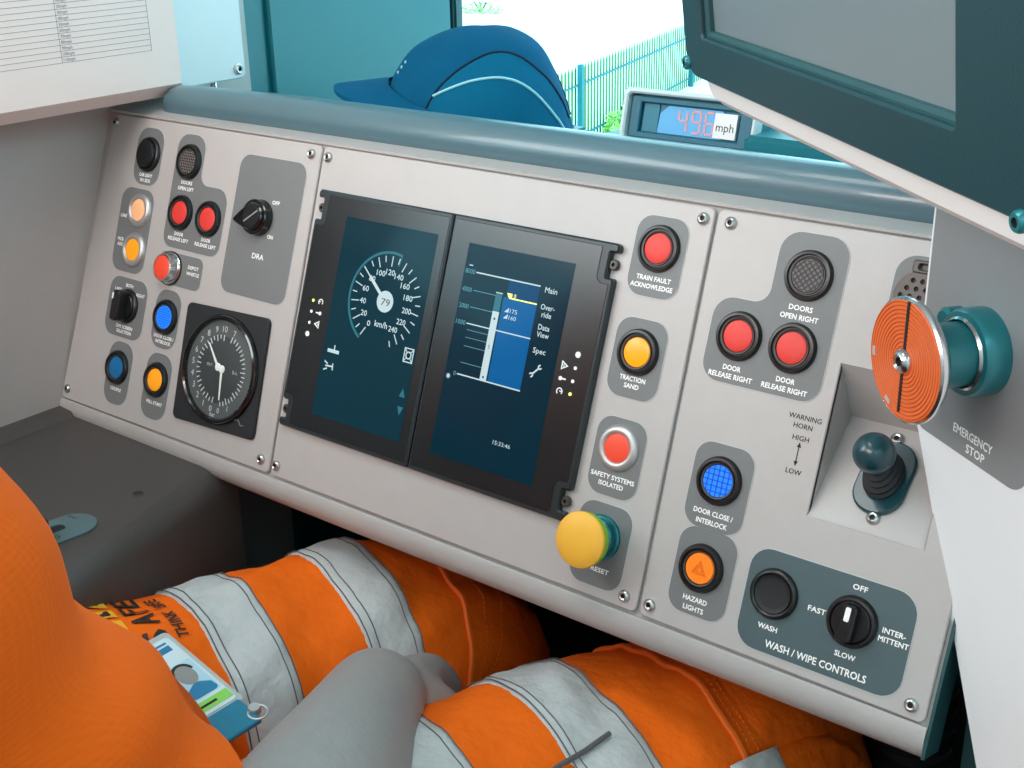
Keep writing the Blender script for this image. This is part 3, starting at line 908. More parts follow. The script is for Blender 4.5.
def indicator_column(root, L, u, us, vs, flip):
    for i, v in enumerate(vs):
        bm = nb(); add_disc(bm, (u, v), 2.0 if i == 3 else 1.2, 5.3, 5.75, 16, L)
        part('indicator_light', bm, 'display_yellow' if i == 0 else 'text_white', root, label='yellow indicator light' if i == 0 else None)
    bm = nb()
    v = vs[0]
    add_arc(bm, (us, v), 1.7, 2.4, -40, 230, 5.3, 5.7, 16, L)
    add_strip(bm, (us, v + 0.2), (us + flip * 2.6, v + 0.2), 0.6, 5.3, 5.7, L)
    part('indicator_symbol', bm, 'text_white', root); bm = nb()
    v = vs[1]
    add_disc(bm, (us - flip * 1.2, v), 1.4, 5.3, 5.7, 12, L); add_strip(bm, (us, v), (us + flip * 3, v), 1.0, 5.3, 5.7, L)
    part('indicator_symbol', bm, 'text_white', root); bm = nb()
    v = vs[2]
    s = flip
    add_prism(bm, [[(us - s * 2.2, v + 3), (us - s * 2.2, v - 3), (us + s * 3, v)], [(us - s * 1.5, v + 1.9), (us + s * 1.6, v), (us - s * 1.5, v - 1.9)]], 5.3, 5.7, mx=L)
    add_strip(bm, (us - s * 0.4, v + 1), (us - s * 0.4, v - 1), 0.5, 5.3, 5.7, L)
    part('indicator_symbol', bm, 'text_white', root)
indicator_column(rl, L, 282.8 + 2.5, 290.6 + 2.5, [138.9, 130.6, 122.2, 113.7], -1)

rr, L = display(402.5, 537.0, 'right driver display with blue bar graph and menu on its screen', 'r')
DR = 3.8
bm = nb(); add_prism(bm, [rect(416.2 + DR, 57.3, 504 + DR, 203.1)], 5.3, 5.6, mx=L)
scr = part('screen', bm, 'screen_blue_bg', rr)
bm = nb()
add_prism(bm, [rect(453.2 + DR, 115.4, 480.6 + DR, 172.5)], ZS0, ZS1, mx=L)
add_prism(bm, [rect(455.5 + DR, 172.5, 480.6 + DR, 184.3)], ZS0, ZS1, mx=L, mi=1)
part('blue_field', bm, ['display_blue', 'display_blue_dark'], scr)
bm = nb()
for v, w in ((184.5, 0.9), (149.8, 0.8), (115.0, 0.9)): add_strip(bm, (427 + DR, v), (480.8 + DR, v), w, ZS1, ZS1 + 0.15, L)
add_prism(bm, [rect(446.6 + DR, 115.4, 452 + DR, 162)], ZS1, ZS1 + 0.2, mx=L)
add_prism(bm, [rect(446.6 + DR, 174, 452 + DR, 174.7)], ZS1, ZS1 + 0.2, mx=L)
for s, v in (('175', 164.4), ('160', 160.0)): add_text(bm, s, 463.5 + DR, v, 2.8, 6, ZS1 + 0.1, L)
for v in (164.4, 160.2): add_prism(bm, [[(456 + DR, v - 1.4), (459.4 + DR, v - 1.4), (459.4 + DR, v + 1.8)]], ZS1, ZS1 + 0.2, mx=L)
part('graph', bm, 'display_white', scr)
bm = nb()
for s, u, v, w in (('Main', 489.6, 183, 9.6), ('Over-', 489.5, 171.9, 11), ('ride', 489.6, 167.0, 7.6), ('Data', 489.6, 158.8, 9), ('View', 489.8, 154, 9.6), ('Spec', 489.6, 143.4, 10)):
    add_text(bm, s, u + DR, v, 3.6, w, ZS1, L, bold=0.1)
# clock
part('menu_text', bm, 'display_white', scr)
bm = nb()
add_text(bm, '15:33:46', 474.5 + DR, 77.5, 2.8, 14.5, ZS1, L)
part('clock', bm, 'display_white', scr)
bm = nb()
# spanner
add_strip(bm, (487.6 + DR, 128.0), (491.8 + DR, 132.4), 1.1, ZS0, ZS1, L)
for ux, vx, a0_, a1_ in ((492.6, 133.3, 80, 350), (486.8, 127.2, -100, 170)): add_arc(bm, (ux + DR, vx), 0.7, 1.7, a0_ + (0 if ux > 490 else 0), a1_, ZS0, ZS1, 14, L)
part('spanner_symbol', bm, 'display_white', scr)
bm = nb()
for a in (0, 45, 90, 135): add_strip(bm, (419.8 + DR - 1.8 * math.cos(math.radians(a)), 112 - 1.8 * math.sin(math.radians(a))), (419.8 + DR + 1.8 * math.cos(math.radians(a)), 112 + 1.8 * math.sin(math.radians(a))), 0.5, ZS0, ZS1, L)
add_strip(bm, (420 + DR, 188.5), (423 + DR, 188.5), 0.7, ZS0, ZS1, L)
part('brightness_symbol', bm, 'display_white', scr)
bm = nb()
for s, v in (('8000', 184.5), ('4000', 172.3), ('2000', 161.0), ('1000', 149.8), ('0', 115.0)): add_text(bm, s, 425.8 + DR, v, 3.2, None if s == '0' else 8.2, ZS1, L, align='r')
for v in (172.3, 161.0): add_strip(bm, (427 + DR, v), (446.5 + DR, v), 0.4, ZS0, ZS1, L)
for v in (145.6, 140.4, 134.6, 123.2): add_strip(bm, (428 + DR, v), (446.5 + DR, v), 0.35, ZS0, ZS1, L)
part('graph_scale', bm, 'display_cyan', scr)
bm = nb(); add_prism(bm, [rect(446.6 + DR, 162.4, 452 + DR, 173.6)], ZS1, ZS1 + 0.15, mx=L)
part('bar_cell', bm, 'display_teal', scr)
bm = nb(); add_text(bm, '5', 449.3 + DR, 138, 2.6, None, ZS1 + 0.3, L)
for v in (117.4, 157): add_disc(bm, (449.3 + DR, v), 0.8, ZS1 + 0.2, ZS1 + 0.3, 8, L)
part('bar_figures', bm, 'text_black', scr)
bm = nb(); add_strip(bm, (458 + DR, 172.5), (480.6 + DR, 172.5), 0.9, ZS1, ZS1 + 0.2, L)
add_prism(bm, [[(455.6 + DR, 175.6), (460 + DR, 175.6), (460 + DR, 172.6), (457.6 + DR, 172.6)]], ZS1, ZS1 + 0.25, mx=L); add_text(bm, '0', 462.4 + DR, 174.4, 2.8, None, ZS1 + 0.2, L)
part('yellow_limit', bm, 'display_yellow', scr)
indicator_column(rr, L, 519.3 + DR, 510.8 + DR, [121.7, 130.0, 138.5, 147.2], 1)

# ================================================================== HORN LEVER, MICROPHONE SOCKET
# lever stands on the recess floor, which slopes from (v 90, n 0) to (v 148, n -33)
fl = math.atan2(-33, 58)
MX_FL = at(724.5, 119.5, -16.8) @ Matrix.Rotation(fl, 4, 'X')
r = thing('horn_lever', 'black ball topped lever on an oval base in the right panel recess', 'lever', MX_FL)
bm = nb()
add_prism(bm, [fillet(rect(-14.5, -23, 14.5, 23), 14)], 0, 3.0, 1.0, SMM)
part('base_plate', bm, 'teal_black', r)
bm = nb()
add_lathe(bm, [(12.5, 2.8), (13, 5), (11.5, 6.5), (12, 9), (10, 10.5), (10.6, 13), (8.6, 14.5), (9.0, 17), (7.0, 18.5), (6.0, 22), (4.5, 24)], 32, SMM, sx=0.85, sy=1.15)
part('rubber_boot', bm, 'black_matt', r)
bm = nb(); add_lathe(bm, [(4.2, 20), (4.2, 26)], 20, SMM)
part('stem', bm, 'black_plastic', r)
bm = nb()
add_lathe(bm, [(0, 19.0)] + [(11.6 * math.sin(PI * k / 18), 30.6 - 11.6 * math.cos(PI * k / 18)) for k in range(1, 18)] + [(0, 42.2)], 36, SMM)
part('ball_knob', bm, 'teal_black', r)
for u, v in ((-2.5, 25.2), (2.5, -24.6)):
    o = bpy.data.objects.new('screw', SCREW); COL.objects.link(o); o.parent = r
    o.matrix_basis = Matrix.Translation((u / 1000, v / 1000, 0))

r = thing('microphone', 'round metal microphone grille half hidden behind the white side panel', 'microphone', at(727, 221, 0.5))
bm = nb()
holes = [[(4.2 * i * 1.25 + (j % 2) * 2.6 + 1.25 * math.cos(q), 4.4 * j + 1.25 * math.sin(q)) for q in [2 * PI * k / 10 for k in range(10)]][::-1] for i in range(-2, 3) for j in range(-2, 3) if math.hypot(4.2 * i * 1.25 + (j % 2) * 2.6, 4.4 * j) < 11.0]
add_prism(bm, [[(14.5 * math.cos(2 * PI * k / 40), 14.5 * math.sin(2 * PI * k / 40)) for k in range(40)]] + holes, 1.2, 2.6, 0.2, SMM)
part('grille', bm, 'dark_steel', r)
bm = nb(); add_disc(bm, (0, 0), 14.0, 0, 1.2, 32, SMM)
part('cavity', bm, 'text_black', r)
bm = nb(); add_prism(bm, [fillet(rect(-7, 13, 6, 20), 1.5), fillet(rect(-3.5, 15, 2.5, 18), 0.8)[::-1]], 0, 3.6, 0.6, SMM)
part('catch', bm, 'dark_steel', r)

# ================================================================== PADDED RAIL AND DASHBOARD
r = thing('padded_rail', 'long grey blue padded rail along the top edge of the console', 'rail', V(0.43, 0.113, 0.2492))
bm = nb()
xs = [0.052, 0.0535, 0.057, 0.064] + [0.08 + k * 0.03 for k in range(26)]
rs = [0.007, 0.0120, 0.0150, 0.0164] + [0.0166] * 26
add_tube(bm, [Vector((x - 0.43, 0.004 * math.sin(x * 2.2), -0.0005 - 0.004 * max(0, (0.25 - x) / 0.2) ** 2)) for x in xs], rs, 28)
part('padding', bm, 'roll_vinyl', r)
bm = nb(); add_box(bm, (0.0, 0.002, -0.02), (0.70, 0.012, 0.012), 0.002)
part('backing_strip', bm, 'console_paint', r)

r = thing('dashboard', 'teal dashboard shelf between the padded rail and the windscreen', 'dashboard', V(0.62, 0.35, 0.150))
bm = nb()
add_box(bm, (-0.0, 0.0, -0.006), (1.25, 0.44, 0.012), 0.002)
part('shelf', bm, 'dash_teal', r)
bm = nb()
add_box(bm, (-0.325, -0.125, 0.040), (0.14, 0.12, 0.080), 0.003)
add_box(bm, (0.0, -0.16, 0.049), (0.36, 0.10, 0.098), 0.003)
add_box(bm, (0.06, -0.165, 0.108), (0.22, 0.05, 0.014), 0.003)
part('raised_duct', bm, 'dash_teal', r)

# ================================================================== CAP
r = thing('cap', 'blue peaked cap with pale piping lying on the dashboard by the windscreen', 'cap', Matrix.Translation(V(0.298, 0.228, 0.231)) @ Matrix.Rotation(math.radians(210), 4, 'Z'))
# local: +x towards the peak, z up
def crown(th, ph):
    """th azimuth, ph 0 at the rim to 90 at the button"""
    cp, sp = math.cos(ph), math.sin(ph)
    rx, ry, h = 0.074, 0.066, 0.081
    e = 0.86
    rr_ = max(cp, 0) ** e
    x = rx * rr_ * math.cos(th); y = ry * rr_ * math.sin(th)
    z = h * (sp ** 0.92 if sp > 0 else 0)
    x += 0.012 * sp * (1 - sp) * 2 - 0.004 * sp       # leans back
    w = 0.0016 * math.sin(3 * th + 2) * cp * sp + 0.0012 * noise.noise(Vector((x * 40, y * 40, z * 40)))
    return Vector((x * (1 + w * 10), y * (1 + w * 10), z + w))
def seam_curve(u):     # boundary of the side mesh panel, u 0..1 front rim to back rim
    th = math.radians(60 + 112 * u)
    ph = math.radians(52) * math.sin(PI * min(1, u * 0.98 + 0.01)) ** 0.62
    return th, ph
bm = nb()
NA, NB = 144, 40
grid = [[bm.verts.new(crown(2 * PI * i / NA, PI / 2 * j / NB)) for i in range(NA)] for j in range(NB)]
top = bm.verts.new(crown(0, PI / 2))
def side_ph(th):
    d = math.degrees(th)
    d = d if d <= 180 else 360 - d
    u = (d - 60) / 112
    return -1 if u <= 0 or u >= 1 else 52 * math.sin(PI * u) ** 0.62
for j in range(NB - 1):
    for i in range(NA):
        f = bm.faces.new((grid[j][i], grid[j][(i + 1) % NA], grid[j + 1][(i + 1) % NA], grid[j + 1][i]))
        f.material_index = 1 if (j + 0.5) * 90 / NB < side_ph(2 * PI * (i + 0.5) / NA) else 0
for i in range(NA): bm.faces.new((grid[NB - 1][i], grid[NB - 1][(i + 1) % NA], top))
part('crown', bm, ['cap_blue', 'cap_mesh'], r, sharp=60)
for sgn, nm in ((1, 'piping'), (-1, 'piping')):
    bm = nb()
    pts = []
    for k in range(25):
        u = k / 24
        th = math.radians(70 + 98 * u) * sgn
        ph = math.radians(24 + 14 * math.sin(PI * u * 0.9) - 38 * u ** 3)
        p = crown(th, max(ph, 0)); pts.append(p * 1.006)
    add_tube(bm, pts, 0.0011, 6)
    part(nm, bm, 'piping_pale', r, label='pale blue piping')
    bm = nb()
    pts = []
    for k in range(31):
        th, ph = seam_curve(k / 30)
        pts.append(crown(th * sgn, ph) * 1.004)
    add_tube(bm, pts, 0.0009, 6)
    part('panel_seam', bm, 'cap_navy', r)
bm = nb()
# peak: curved tongue
for s_ in (0, 1):
    pass
NP, NQ = 24, 8
top_, bot_ = [], []
for j in range(NQ + 1):
    q = j / NQ
    rt, rb = [], []
    for i in range(NP + 1):
        a = math.radians(-68 + 136 * i / NP)
        base = crown(a, 0.02)
        lf = math.cos(a * 1.05) ** 0.8 if abs(a) < 1.45 else 0
        tip = base + Vector((0.046 * lf, 0.0, 0))
        p = base.lerp(tip, q)
        p.z = 0.036 + 0.004 * math.cos(a * 1.3) - 0.005 * q - 3.0 * p.y * p.y
        rt.append(bm.verts.new(p)); rb.append(bm.verts.new(p - Vector((0, 0, 0.0032))))
    top_.append(rt); bot_.append(rb)
for j in range(NQ):
    for i in range(NP):
        bm.faces.new((top_[j][i], top_[j][i + 1], top_[j + 1][i + 1], top_[j + 1][i]))
        f = bm.faces.new((bot_[j + 1][i], bot_[j + 1][i + 1], bot_[j][i + 1], bot_[j][i])); f.material_index = 1
for i in range(NP): bm.faces.new((top_[NQ][i], top_[NQ][i + 1], bot_[NQ][i + 1], bot_[NQ][i]))
part('peak', bm, ['cap_blue', 'cap_navy'], r, sharp=60)
bm = nb()
c = crown(math.radians(24), math.radians(36))
for dz in (0, 0.004, 0.008): add_box(bm, crown(math.radians(24 + dz * 250), math.radians(34 + dz * 900)) * 1.008, (0.0012, 0.0035, 0.0018))
part('embroidery', bm, 'piping_pale', r)

# ================================================================== SPEED DISPLAY ON THE DASHBOARD
MX_SB = Matrix.Translation(V(0.524, 0.165, 0.2495)) @ Matrix.Rotation(math.radians(76), 4, 'X')
r = thing('speed_readout', 'small boxed speed readout showing 49.6 mph on the dashboard', 'speed readout', MX_SB)
W_, H_ = 51.5, 37.5
bm = nb()
add_prism(bm, [fillet(rect(-W_, 0, W_, H_), 4), fillet(rect(-W_ + 4.0, 3.6, W_ - 3.4, H_ - 3.6), 3)[::-1]], -6, 3, 1.2, SMM)
part('rim', bm, 'speed_case', r, label='pale rounded rim')
bm = nb(); add_prism(bm, [fillet(rect(-W_ + 1, 1, W_ - 1, H_ - 1), 4)], -52, -5, mx=SMM)
part('housing', bm, 'speed_teal', r)
bm = nb()
add_prism(bm, [fillet(rect(-W_ + 5, 4.6, W_ - 4.4, H_ - 4.6), 2), rect(-W_ + 13, 9, W_ - 14, H_ - 9)[::-1]], -5, -1.0, 0.8, SMM)
part('inner_frame', bm, 'speed_dark', r)
bm = nb()
add_prism(bm, [fillet([(-25, 9.5), (24, 9.5), (24, H_ - 9.5), (-18, H_ - 9.5), (-24, H_ - 15)], 1)], -5, -3.6, mx=SMM)
sw = part('lit_window', bm, 'speed_glass', r)
bm = nb(); add_prism(bm, [rect(-37.5, 9.5, -25.4, H_ - 9.5)], -5, -3.9, mx=SMM)
part('side_window', bm, 'speed_teal', r)
bm = nb()
SEG = {'4': 'bcfg', '9': 'abcdfg', '6': 'acdefg'}
def seven(bm, ch, x, y, w, h, t):
    g = {'a': ((x, y + h), (x + w, y + h)), 'd': ((x, y), (x + w, y)), 'g': ((x, y + h / 2), (x + w, y + h / 2)), 'f': ((x, y + h / 2), (x, y + h)), 'b': ((x + w, y + h / 2), (x + w, y + h)), 'e': ((x, y), (x, y + h / 2)), 'c': ((x + w, y), (x + w, y + h / 2))}
    for s in SEG[ch]:
        p, q = Vector(g[s][0]), Vector(g[s][1])
        d = (q - p).normalized() * 0.5
        add_strip(bm, p + d, q - d, t, -3.6, -3.2, SMM)
for ch, x in (('4', -9.0), ('9', 1.4), ('6', 11.4)): seven(bm, ch, x, 11.8, 6.2, 14.2, 1.5)
add_disc(bm, (9.6, 11.4), 0.8, -3.6, -3.2, 10, SMM)
part('digits', bm, 'speed_digit', sw, label='pink glowing digits')
bm = nb(); add_prism(bm, [rect(19.5, 10.2, 36.0, 26.5)], -3.6, -0.6, mx=SMM)
lb = part('unit_label', bm, 'monitor_case', r, label='white label')
bm = nb(); add_text(bm, 'mph', 27.8, 17.6, 5.6, 13.0, -0.5, SMM)
part('lettering', bm, 'text_black', lb)
bm = nb(); add_prism(bm, [rect(-32, -2.2, -20, 0.6)], -3, 3.6, 0.5, SMM)
part('foot', bm, 'black_plastic', r)

# ================================================================== MONITOR
MD = Vector((0.756, -0.654, 0)).normalized()      # along the face, towards the camera
MN = Vector((-0.654, -0.756, 0)).normalized()     # out of the face
MO = Vector((0.6282, -0.0096, OZ + 0.3301))
_ml = math.radians(7)                            # the monitor leans down towards the seat
MX_MON = basis(MO, MD, Vector((0, 0, 1)) * math.cos(_ml) + MN * math.sin(_ml), MN * math.cos(_ml) - Vector((0, 0, 1)) * math.sin(_ml))
r = thing('monitor', 'large side monitor with dark teal frame and pale casing, above the emergency stop', 'monitor', MX_MON)
bm = nb()
add_prism(bm, [fillet(rect(0, 0, 322, 252), 13), fillet(rect(26, 20.5, 262, 222), 2)[::-1]], -7, 0, 1.0, SMM)
part('front_frame', bm, 'monitor_teal', r)
bm = nb()
add_prism(bm, [fillet(rect(24, 18.5, 264, 224), 2), rect(28.5, 23.0, 260.5, 220)[::-1]], -7.0, -2.6, 1.4, SMM)
part('inner_bezel', bm, 'bracket_teal', r)
bm = nb(); add_prism(bm, [rect(22, 17, 266, 226)], -9, -6.2, mx=SMM)
part('screen', bm, 'monitor_screen', r)
bm = nb(); add_prism(bm, [fillet(rect(4, -14.5, 336, 262), 16)], -62, -7, 4, SMM)
part('casing', bm, 'monitor_case', r, label='pale grey casing')
for x, y in ((3.0, 6.0), (300, 1.0)):
    bm = nb(); add_lathe(bm, [(0, 1.2), (1.5, 1.2), (1.6, 2.6), (2.8, 2.6), (3.5, 1.6), (3.6, 0)], 20, SMM @ Matrix.Translation((x, y, -0.2)), mis=[1, 1, 0, 0, 0])
    part('bolt', bm, ['button_teal', 'screw_hole'], r)
bm = nb(); add_box(bm, (0.20, 0.13, -0.16), (0.05, 0.05, 0.20), 0.006)
part('wall_bracket', bm, 'monitor_case', r)

# ================================================================== WHITE SIDE PANEL WITH THE EMERGENCY STOP
SD = Vector((0.81, -0.587, 0)).normalized()
SN = Vector((-0.587, -0.81, 0)).normalized()
SO = V(0.736, 0.055, 0.256)
MX_SP = basis(SO, SD, Vector((0, 0, 1)), SN)
r = thing('bulkhead_board', 'white upright side panel right of the console, holding the emergency stop', 'side panel', MX_SP)
bm = nb()
sp = [(0, 230), (0, -107), (6, -112), (89.5, -272), (100, -292), (330, -700), (560, -700), (560, 230)]
add_prism(bm, [fillet(sp, [0, 3, 4, 0, 0, 0, 0, 0])], -16, 0, 1.0, SMM)
part('sheet', bm, 'white_panel', r)
bm = nb()
ol = fillet(rect(3.2, -110, 97, 20), [10, 12, 4, 4])
add_prism(bm, [ol], 0, 0.5, mx=SMM)
lp = part('label_plate', bm, 'plate_grey_lit', r)
bm = nb()
add_text(bm, 'EMERGENCY', 54.0, -97.5, 4.6, 32, 0.7, SMM, bold=0.2)
add_text(bm, 'STOP', 57.5, -104.5, 4.6, 15, 0.7, SMM, bold=0.2)
part('lettering', bm, 'text_white', lp)

r = thing('emergency_stop', 'emergency stop knob with a round orange face and teal shaft', 'emergency stop', MX_SP @ Matrix.Translation((0.0545, -0.0505, 0.0005)) @ Matrix.Diagonal((1.05, 1.05, 1.04, 1)))
bm = nb(); add_lathe(bm, [(20.8, 0), (20.8, 10), (19.6, 12.5), (16.4, 13.2), (16.0, 10)], 48, SMM)
part('base_collar', bm, 'button_teal', r)
bm = nb(); add_lathe(bm, [(17.6, 11), (17.6, 12.6), (16.2, 14.2), (15.6, 13)], 48, SMM)
part('chrome_ring', bm, 'chrome', r, label='bright chrome ring')
bm = nb(); add_lathe(bm, [(15.2, 8), (15.2, 28), (15.8, 28.4), (16.4, 30), (17.0, 32), (20.0, 34.5), (24.5, 37.2)], 48, SMM)
part('shaft', bm, 'button_teal', r)
bm = nb(); add_lathe(bm, [(0, 36.4), (24, 36.6), (28.2, 37.6), (29.4, 39.4), (29.4, 41.2), (28.4, 42.2), (27.6, 41.6), (0, 41.6)], 64, SMM)
hd = part('head', bm, 'chrome', r, label='chrome rimmed head')
bm = nb()
prf = [(0, 42.6)]; ms = []
for k in range(1, 14):
    q = 3.0 + k * 1.86
    prf += [(q - 0.32, 42.7), (q, 42.3), (q + 0.32, 42.7)]
prf += [(28.1, 42.4), (28.2, 41.6)]
mis_ = []
for i in range(len(prf) - 1): mis_.append(1 if i > 0 and (i - 1) % 3 in (0, 1) and i < 40 else 0)
add_lathe(bm, prf, 72, SMM, mis=mis_)
part('orange_face', bm, ['button_orange', 'button_orange_groove'], hd)
bm = nb()
MXt = SMM @ Matrix.Rotation(math.radians(0), 4, 'Z')
add_strip(bm, (0, 4), (0.0, 28.2), 1.9, 42.3, 43.0, MXt); add_strip(bm, (0, -4), (0.0, -25.0), 1.9, 42.3, 43.0, MXt)
part('slot', bm, 'text_black', hd)
bm = nb(); add_lathe(bm, [(0, 43.4), (1.9, 43.4), (2.2, 45.4), (3.6, 46.0), (5.4, 44.6), (6.0, 43.0), (6.0, 42.4)], 28, SMM, mis=[1, 1, 0, 0, 0, 0])
part('centre_screw', bm, ['chrome', 'screw_hole'], hd)
bm = nb()
for a in (188, 247): add_arc(bm, (0, 0), 23.5, 25.5, a - 5, a + 5, 42.6, 43.0, 6, SMM)
part('inlay_mark', bm, 'plate_edge', hd)
bm = nb(); add_lathe(bm, [(6, 0), (6, 8), (4.5, 9.5), (0, 9.5)], 24, SMM @ Matrix.Translation((-21, 9, 0)))
part('pilot_stud', bm, 'button_teal', r)

# dark bracket posts between the console's end and the side panel
bm = nb()
add_box(bm, V(0.797, 0.085, -0.25), (0.014, 0.09, 1.10 - 0.35), 0.002)
o = part('bracket_post', bm, 'bracket_teal'); props(o, 'dark teal bracket post beside the right end of the console', 'bracket')

# ================================================================== LEFT DESK
r = thing('side_desk', 'dark grey moulded side desk at the left, below the left control panel', 'desk', V(0.10, -0.25, -0.80))
bm = nb()
Ld = r.matrix_world.inverted()
top_ol = [(-0.030, 0.020), (0.2015, 0.020), (0.262, -0.18), (0.285, -0.36), (0.285, -0.75), (-0.030, -0.75)]
ol = fillet(top_ol, [0, 0, 0.05, 0.05, 0, 0])
rr_ = 0.022
steps = [(0.0, -0.80)] + [(rr_ * (1 - math.cos(PI / 2 * k / 6)), -0.0135 - rr_ + rr_ * math.sin(PI / 2 * k / 6)) for k in range(7)]
lv = []
for d_, z_ in steps:
    lv.append([bm.verts.new(Ld @ V(p[0], p[1], z_)) for p in inset(ol, d_)])
for q0, q1 in zip(lv, lv[1:]):
    for i in range(len(q0)): bm.faces.new((q0[i - 1], q0[i], q1[i], q1[i - 1]))
bm.faces.new(lv[-1]); bm.faces.new(lv[0][::-1])
part('moulding', bm, 'desk_grey', r)
bm = nb(); add_prism(bm, [[(-0.006, -0.0135), (0.016, -0.0135), (0.011, -0.0095), (-0.006, -0.0085)]], 0.0, 0.75, mx=Ld @ basis(V(0, 0, 0), Vector((1, 0, 0)), Vector((0, 0, 1)), Vector((0, -1, 0))))
part('upstand', bm, 'desk_grey', r)
bm = nb(); add_lathe(bm, [(0, 0.4), (3.6, 0.4), (4.2, 0.7), (4.9, 0.3), (5.0, -0.4)], 24, Ld @ Matrix.Translation(V(0.187, -0.064, -0.0135)) @ SMM, mis=[1, 1, 0, 0])
part('drain_hole', bm, ['desk_grey', 'screw_hole'], r)
MX_SL = Matrix.Translation(V(0.194, -0.108, -0.0133)) @ Matrix.Rotation(math.radians(-8), 4, 'Z')
r = thing('lever_quadrant', 'rounded steel slot plate with a black lever on the dark side desk', 'lever', MX_SL)
bm = nb(); add_prism(bm, [fillet(rect(-18, -190, 18, 0), 17.5), fillet(rect(-9, -170, 2, -22), 4)[::-1]], 0, 1.6, 0.5, SMM)
pl_ = part('slot_plate', bm, 'quadrant_steel', r)
bm = nb(); add_text(bm, 'E 0', 9.5, -38, 5.5, 12, 1.8, SMM, rot=math.radians(70))
add_text(bm, 'MAX', -10, -12, 3.2, 9, 1.8, SMM, rot=math.radians(20))
part('lettering', bm, 'text_black', pl_)
bm = nb(); add_prism(bm, [fillet(rect(-9, -170, 2, -22), 4)], -0.2, 0.4, mx=SMM)
part('slot', bm, 'text_black', r)
bm = nb()
add_box(bm, (-0.0035, -0.052, 0.008), (0.016, 0.034, 0.014), 0.003)
for k in range(5): add_box(bm, (-0.0035, -0.042 - k * 0.005, 0.016), (0.014, 0.0028, 0.006), 0.001)
add_tube(bm, [(-0.003, -0.062, 0.008), (-0.003, -0.07, 0.03), (-0.002, -0.085, 0.052)], [0.006, 0.005, 0.006], 12)
add_lathe(bm, [(0, -14), (9, -11), (13, 0), (11, 9), (0, 14)], 20, Matrix.Translation((-0.002, -0.09, 0.058)) @ SMM)
part('lever_handle', bm, 'black_plastic', r)

# ================================================================== WALL CABINET AND SPEED CHART
r = thing('wall_cabinet', 'white wall cabinet with a bolted front plate at the upper left', 'cabinet', V(-0.006, -0.1, 0.255))
Lc = r.matrix_world.inverted()
bm = nb(); add_box(bm, Lc @ V(0.016, -0.03, 0.475), (0.043, 0.44, 0.42), 0.003)
part('body', bm, 'cabinet_white', r)
bm = nb(); add_prism(bm, [fillet(rect(-0.25, 0.2557, 0.2003, 0.70), 0.006)], 0.0, 0.006, 0.001, Lc @ basis(V(0.041, 0, 0), Vector((0, 1, 0)), Vector((0, 0, 1)), Vector((1, 0, 0))))
part('front_plate', bm, 'cabinet_white', r)
bm = nb(); add_lathe(bm, [(0, 1.0), (1.7, 1.0), (1.9, 2.8), (3.2, 3.2), (3.8, 2.2), (4.0, 1.2), (5.0, 1.0), (5.2, 0)], 24, Lc @ basis(V(0.047, 0.1915, 0.2642), Vector((0, 1, 0)), Vector((0, 0, 1)), Vector((1, 0, 0))) @ SMM, mis=[1, 1, 0, 0, 0, 0, 0])
part('bolt', bm, ['steel', 'screw_hole'], r)
bm = nb(); add_tube(bm, [Lc @ V(0.03, 0.176, 0.262), Lc @ V(0.03, 0.176, 0.215)], 0.003, 12)
part('stay_rod', bm, 'chrome', r)

r = thing('speed_chart', 'white sheet printed with a table of mph speeds on the left wall', 'chart', V(0.047, -0.1, 0.262))
Lc = r.matrix_world.inverted()
MXC = Lc @ basis(V(0.0, 0, 0), Vector((0, 1, 0)), Vector((0, 0, 1)), Vector((1, 0, 0)))
bm = nb()
add_prism(bm, [[(0.0472, 0.2515), (0.0592, 0.2626), (0.0592, 0.62), (0.0472, 0.62)]], -0.1195, 0.25, mx=Lc @ basis(V(0, 0, 0), Vector((1, 0, 0)), Vector((0, 0, 1)), Vector((0, -1, 0))))
bd = part('board', bm, 'paper_white', r, sharp=20)
bm = nb()
zz0, zz1 = 0.0592, 0.05932
for k in range(18): add_strip(bm, (-0.22, 0.2926 + k * 0.00445), (0.0925, 0.2926 + k * 0.00445), 0.00028, zz0, zz1, MXC)
for y in (0.0925, 0.0082, -0.22): add_strip(bm, (y, 0.2926), (y, 0.2926 + 17 * 0.00445), 0.00028, zz0, zz1, MXC)
for k in range(11): add_text(bm, '%dmph' % (110 - 10 * k), 0.0096, 0.2948 + k * 0.00445, 0.0024, None, zz1, MXC, align='l')
part('printed_table', bm, 'paper_ink', bd)

# ================================================================== THE DRIVER
def remeshed(bm, voxel, smooth=2):
    """melt overlapping shapes into one continuous skin"""
    me = bpy.data.meshes.new('skin_source')
    bmesh.ops.recalc_face_normals(bm, faces=bm.faces)
    bm.to_mesh(me); bm.free()
    o = bpy.data.objects.new('skin_source', me); COL.objects.link(o)
    m = o.modifiers.new('r', 'REMESH'); m.mode = 'VOXEL'; m.voxel_size = voxel
    s = o.modifiers.new('s', 'SMOOTH'); s.iterations = smooth * 3; s.factor = 0.5
    dg = bpy.context.evaluated_depsgraph_get(); dg.update()
    out = bpy.data.meshes.new_from_object(o.evaluated_get(dg))
    bpy.data.objects.remove(o); bpy.data.meshes.remove(me)
    for p in out.polygons: p.use_smooth = True
    return out

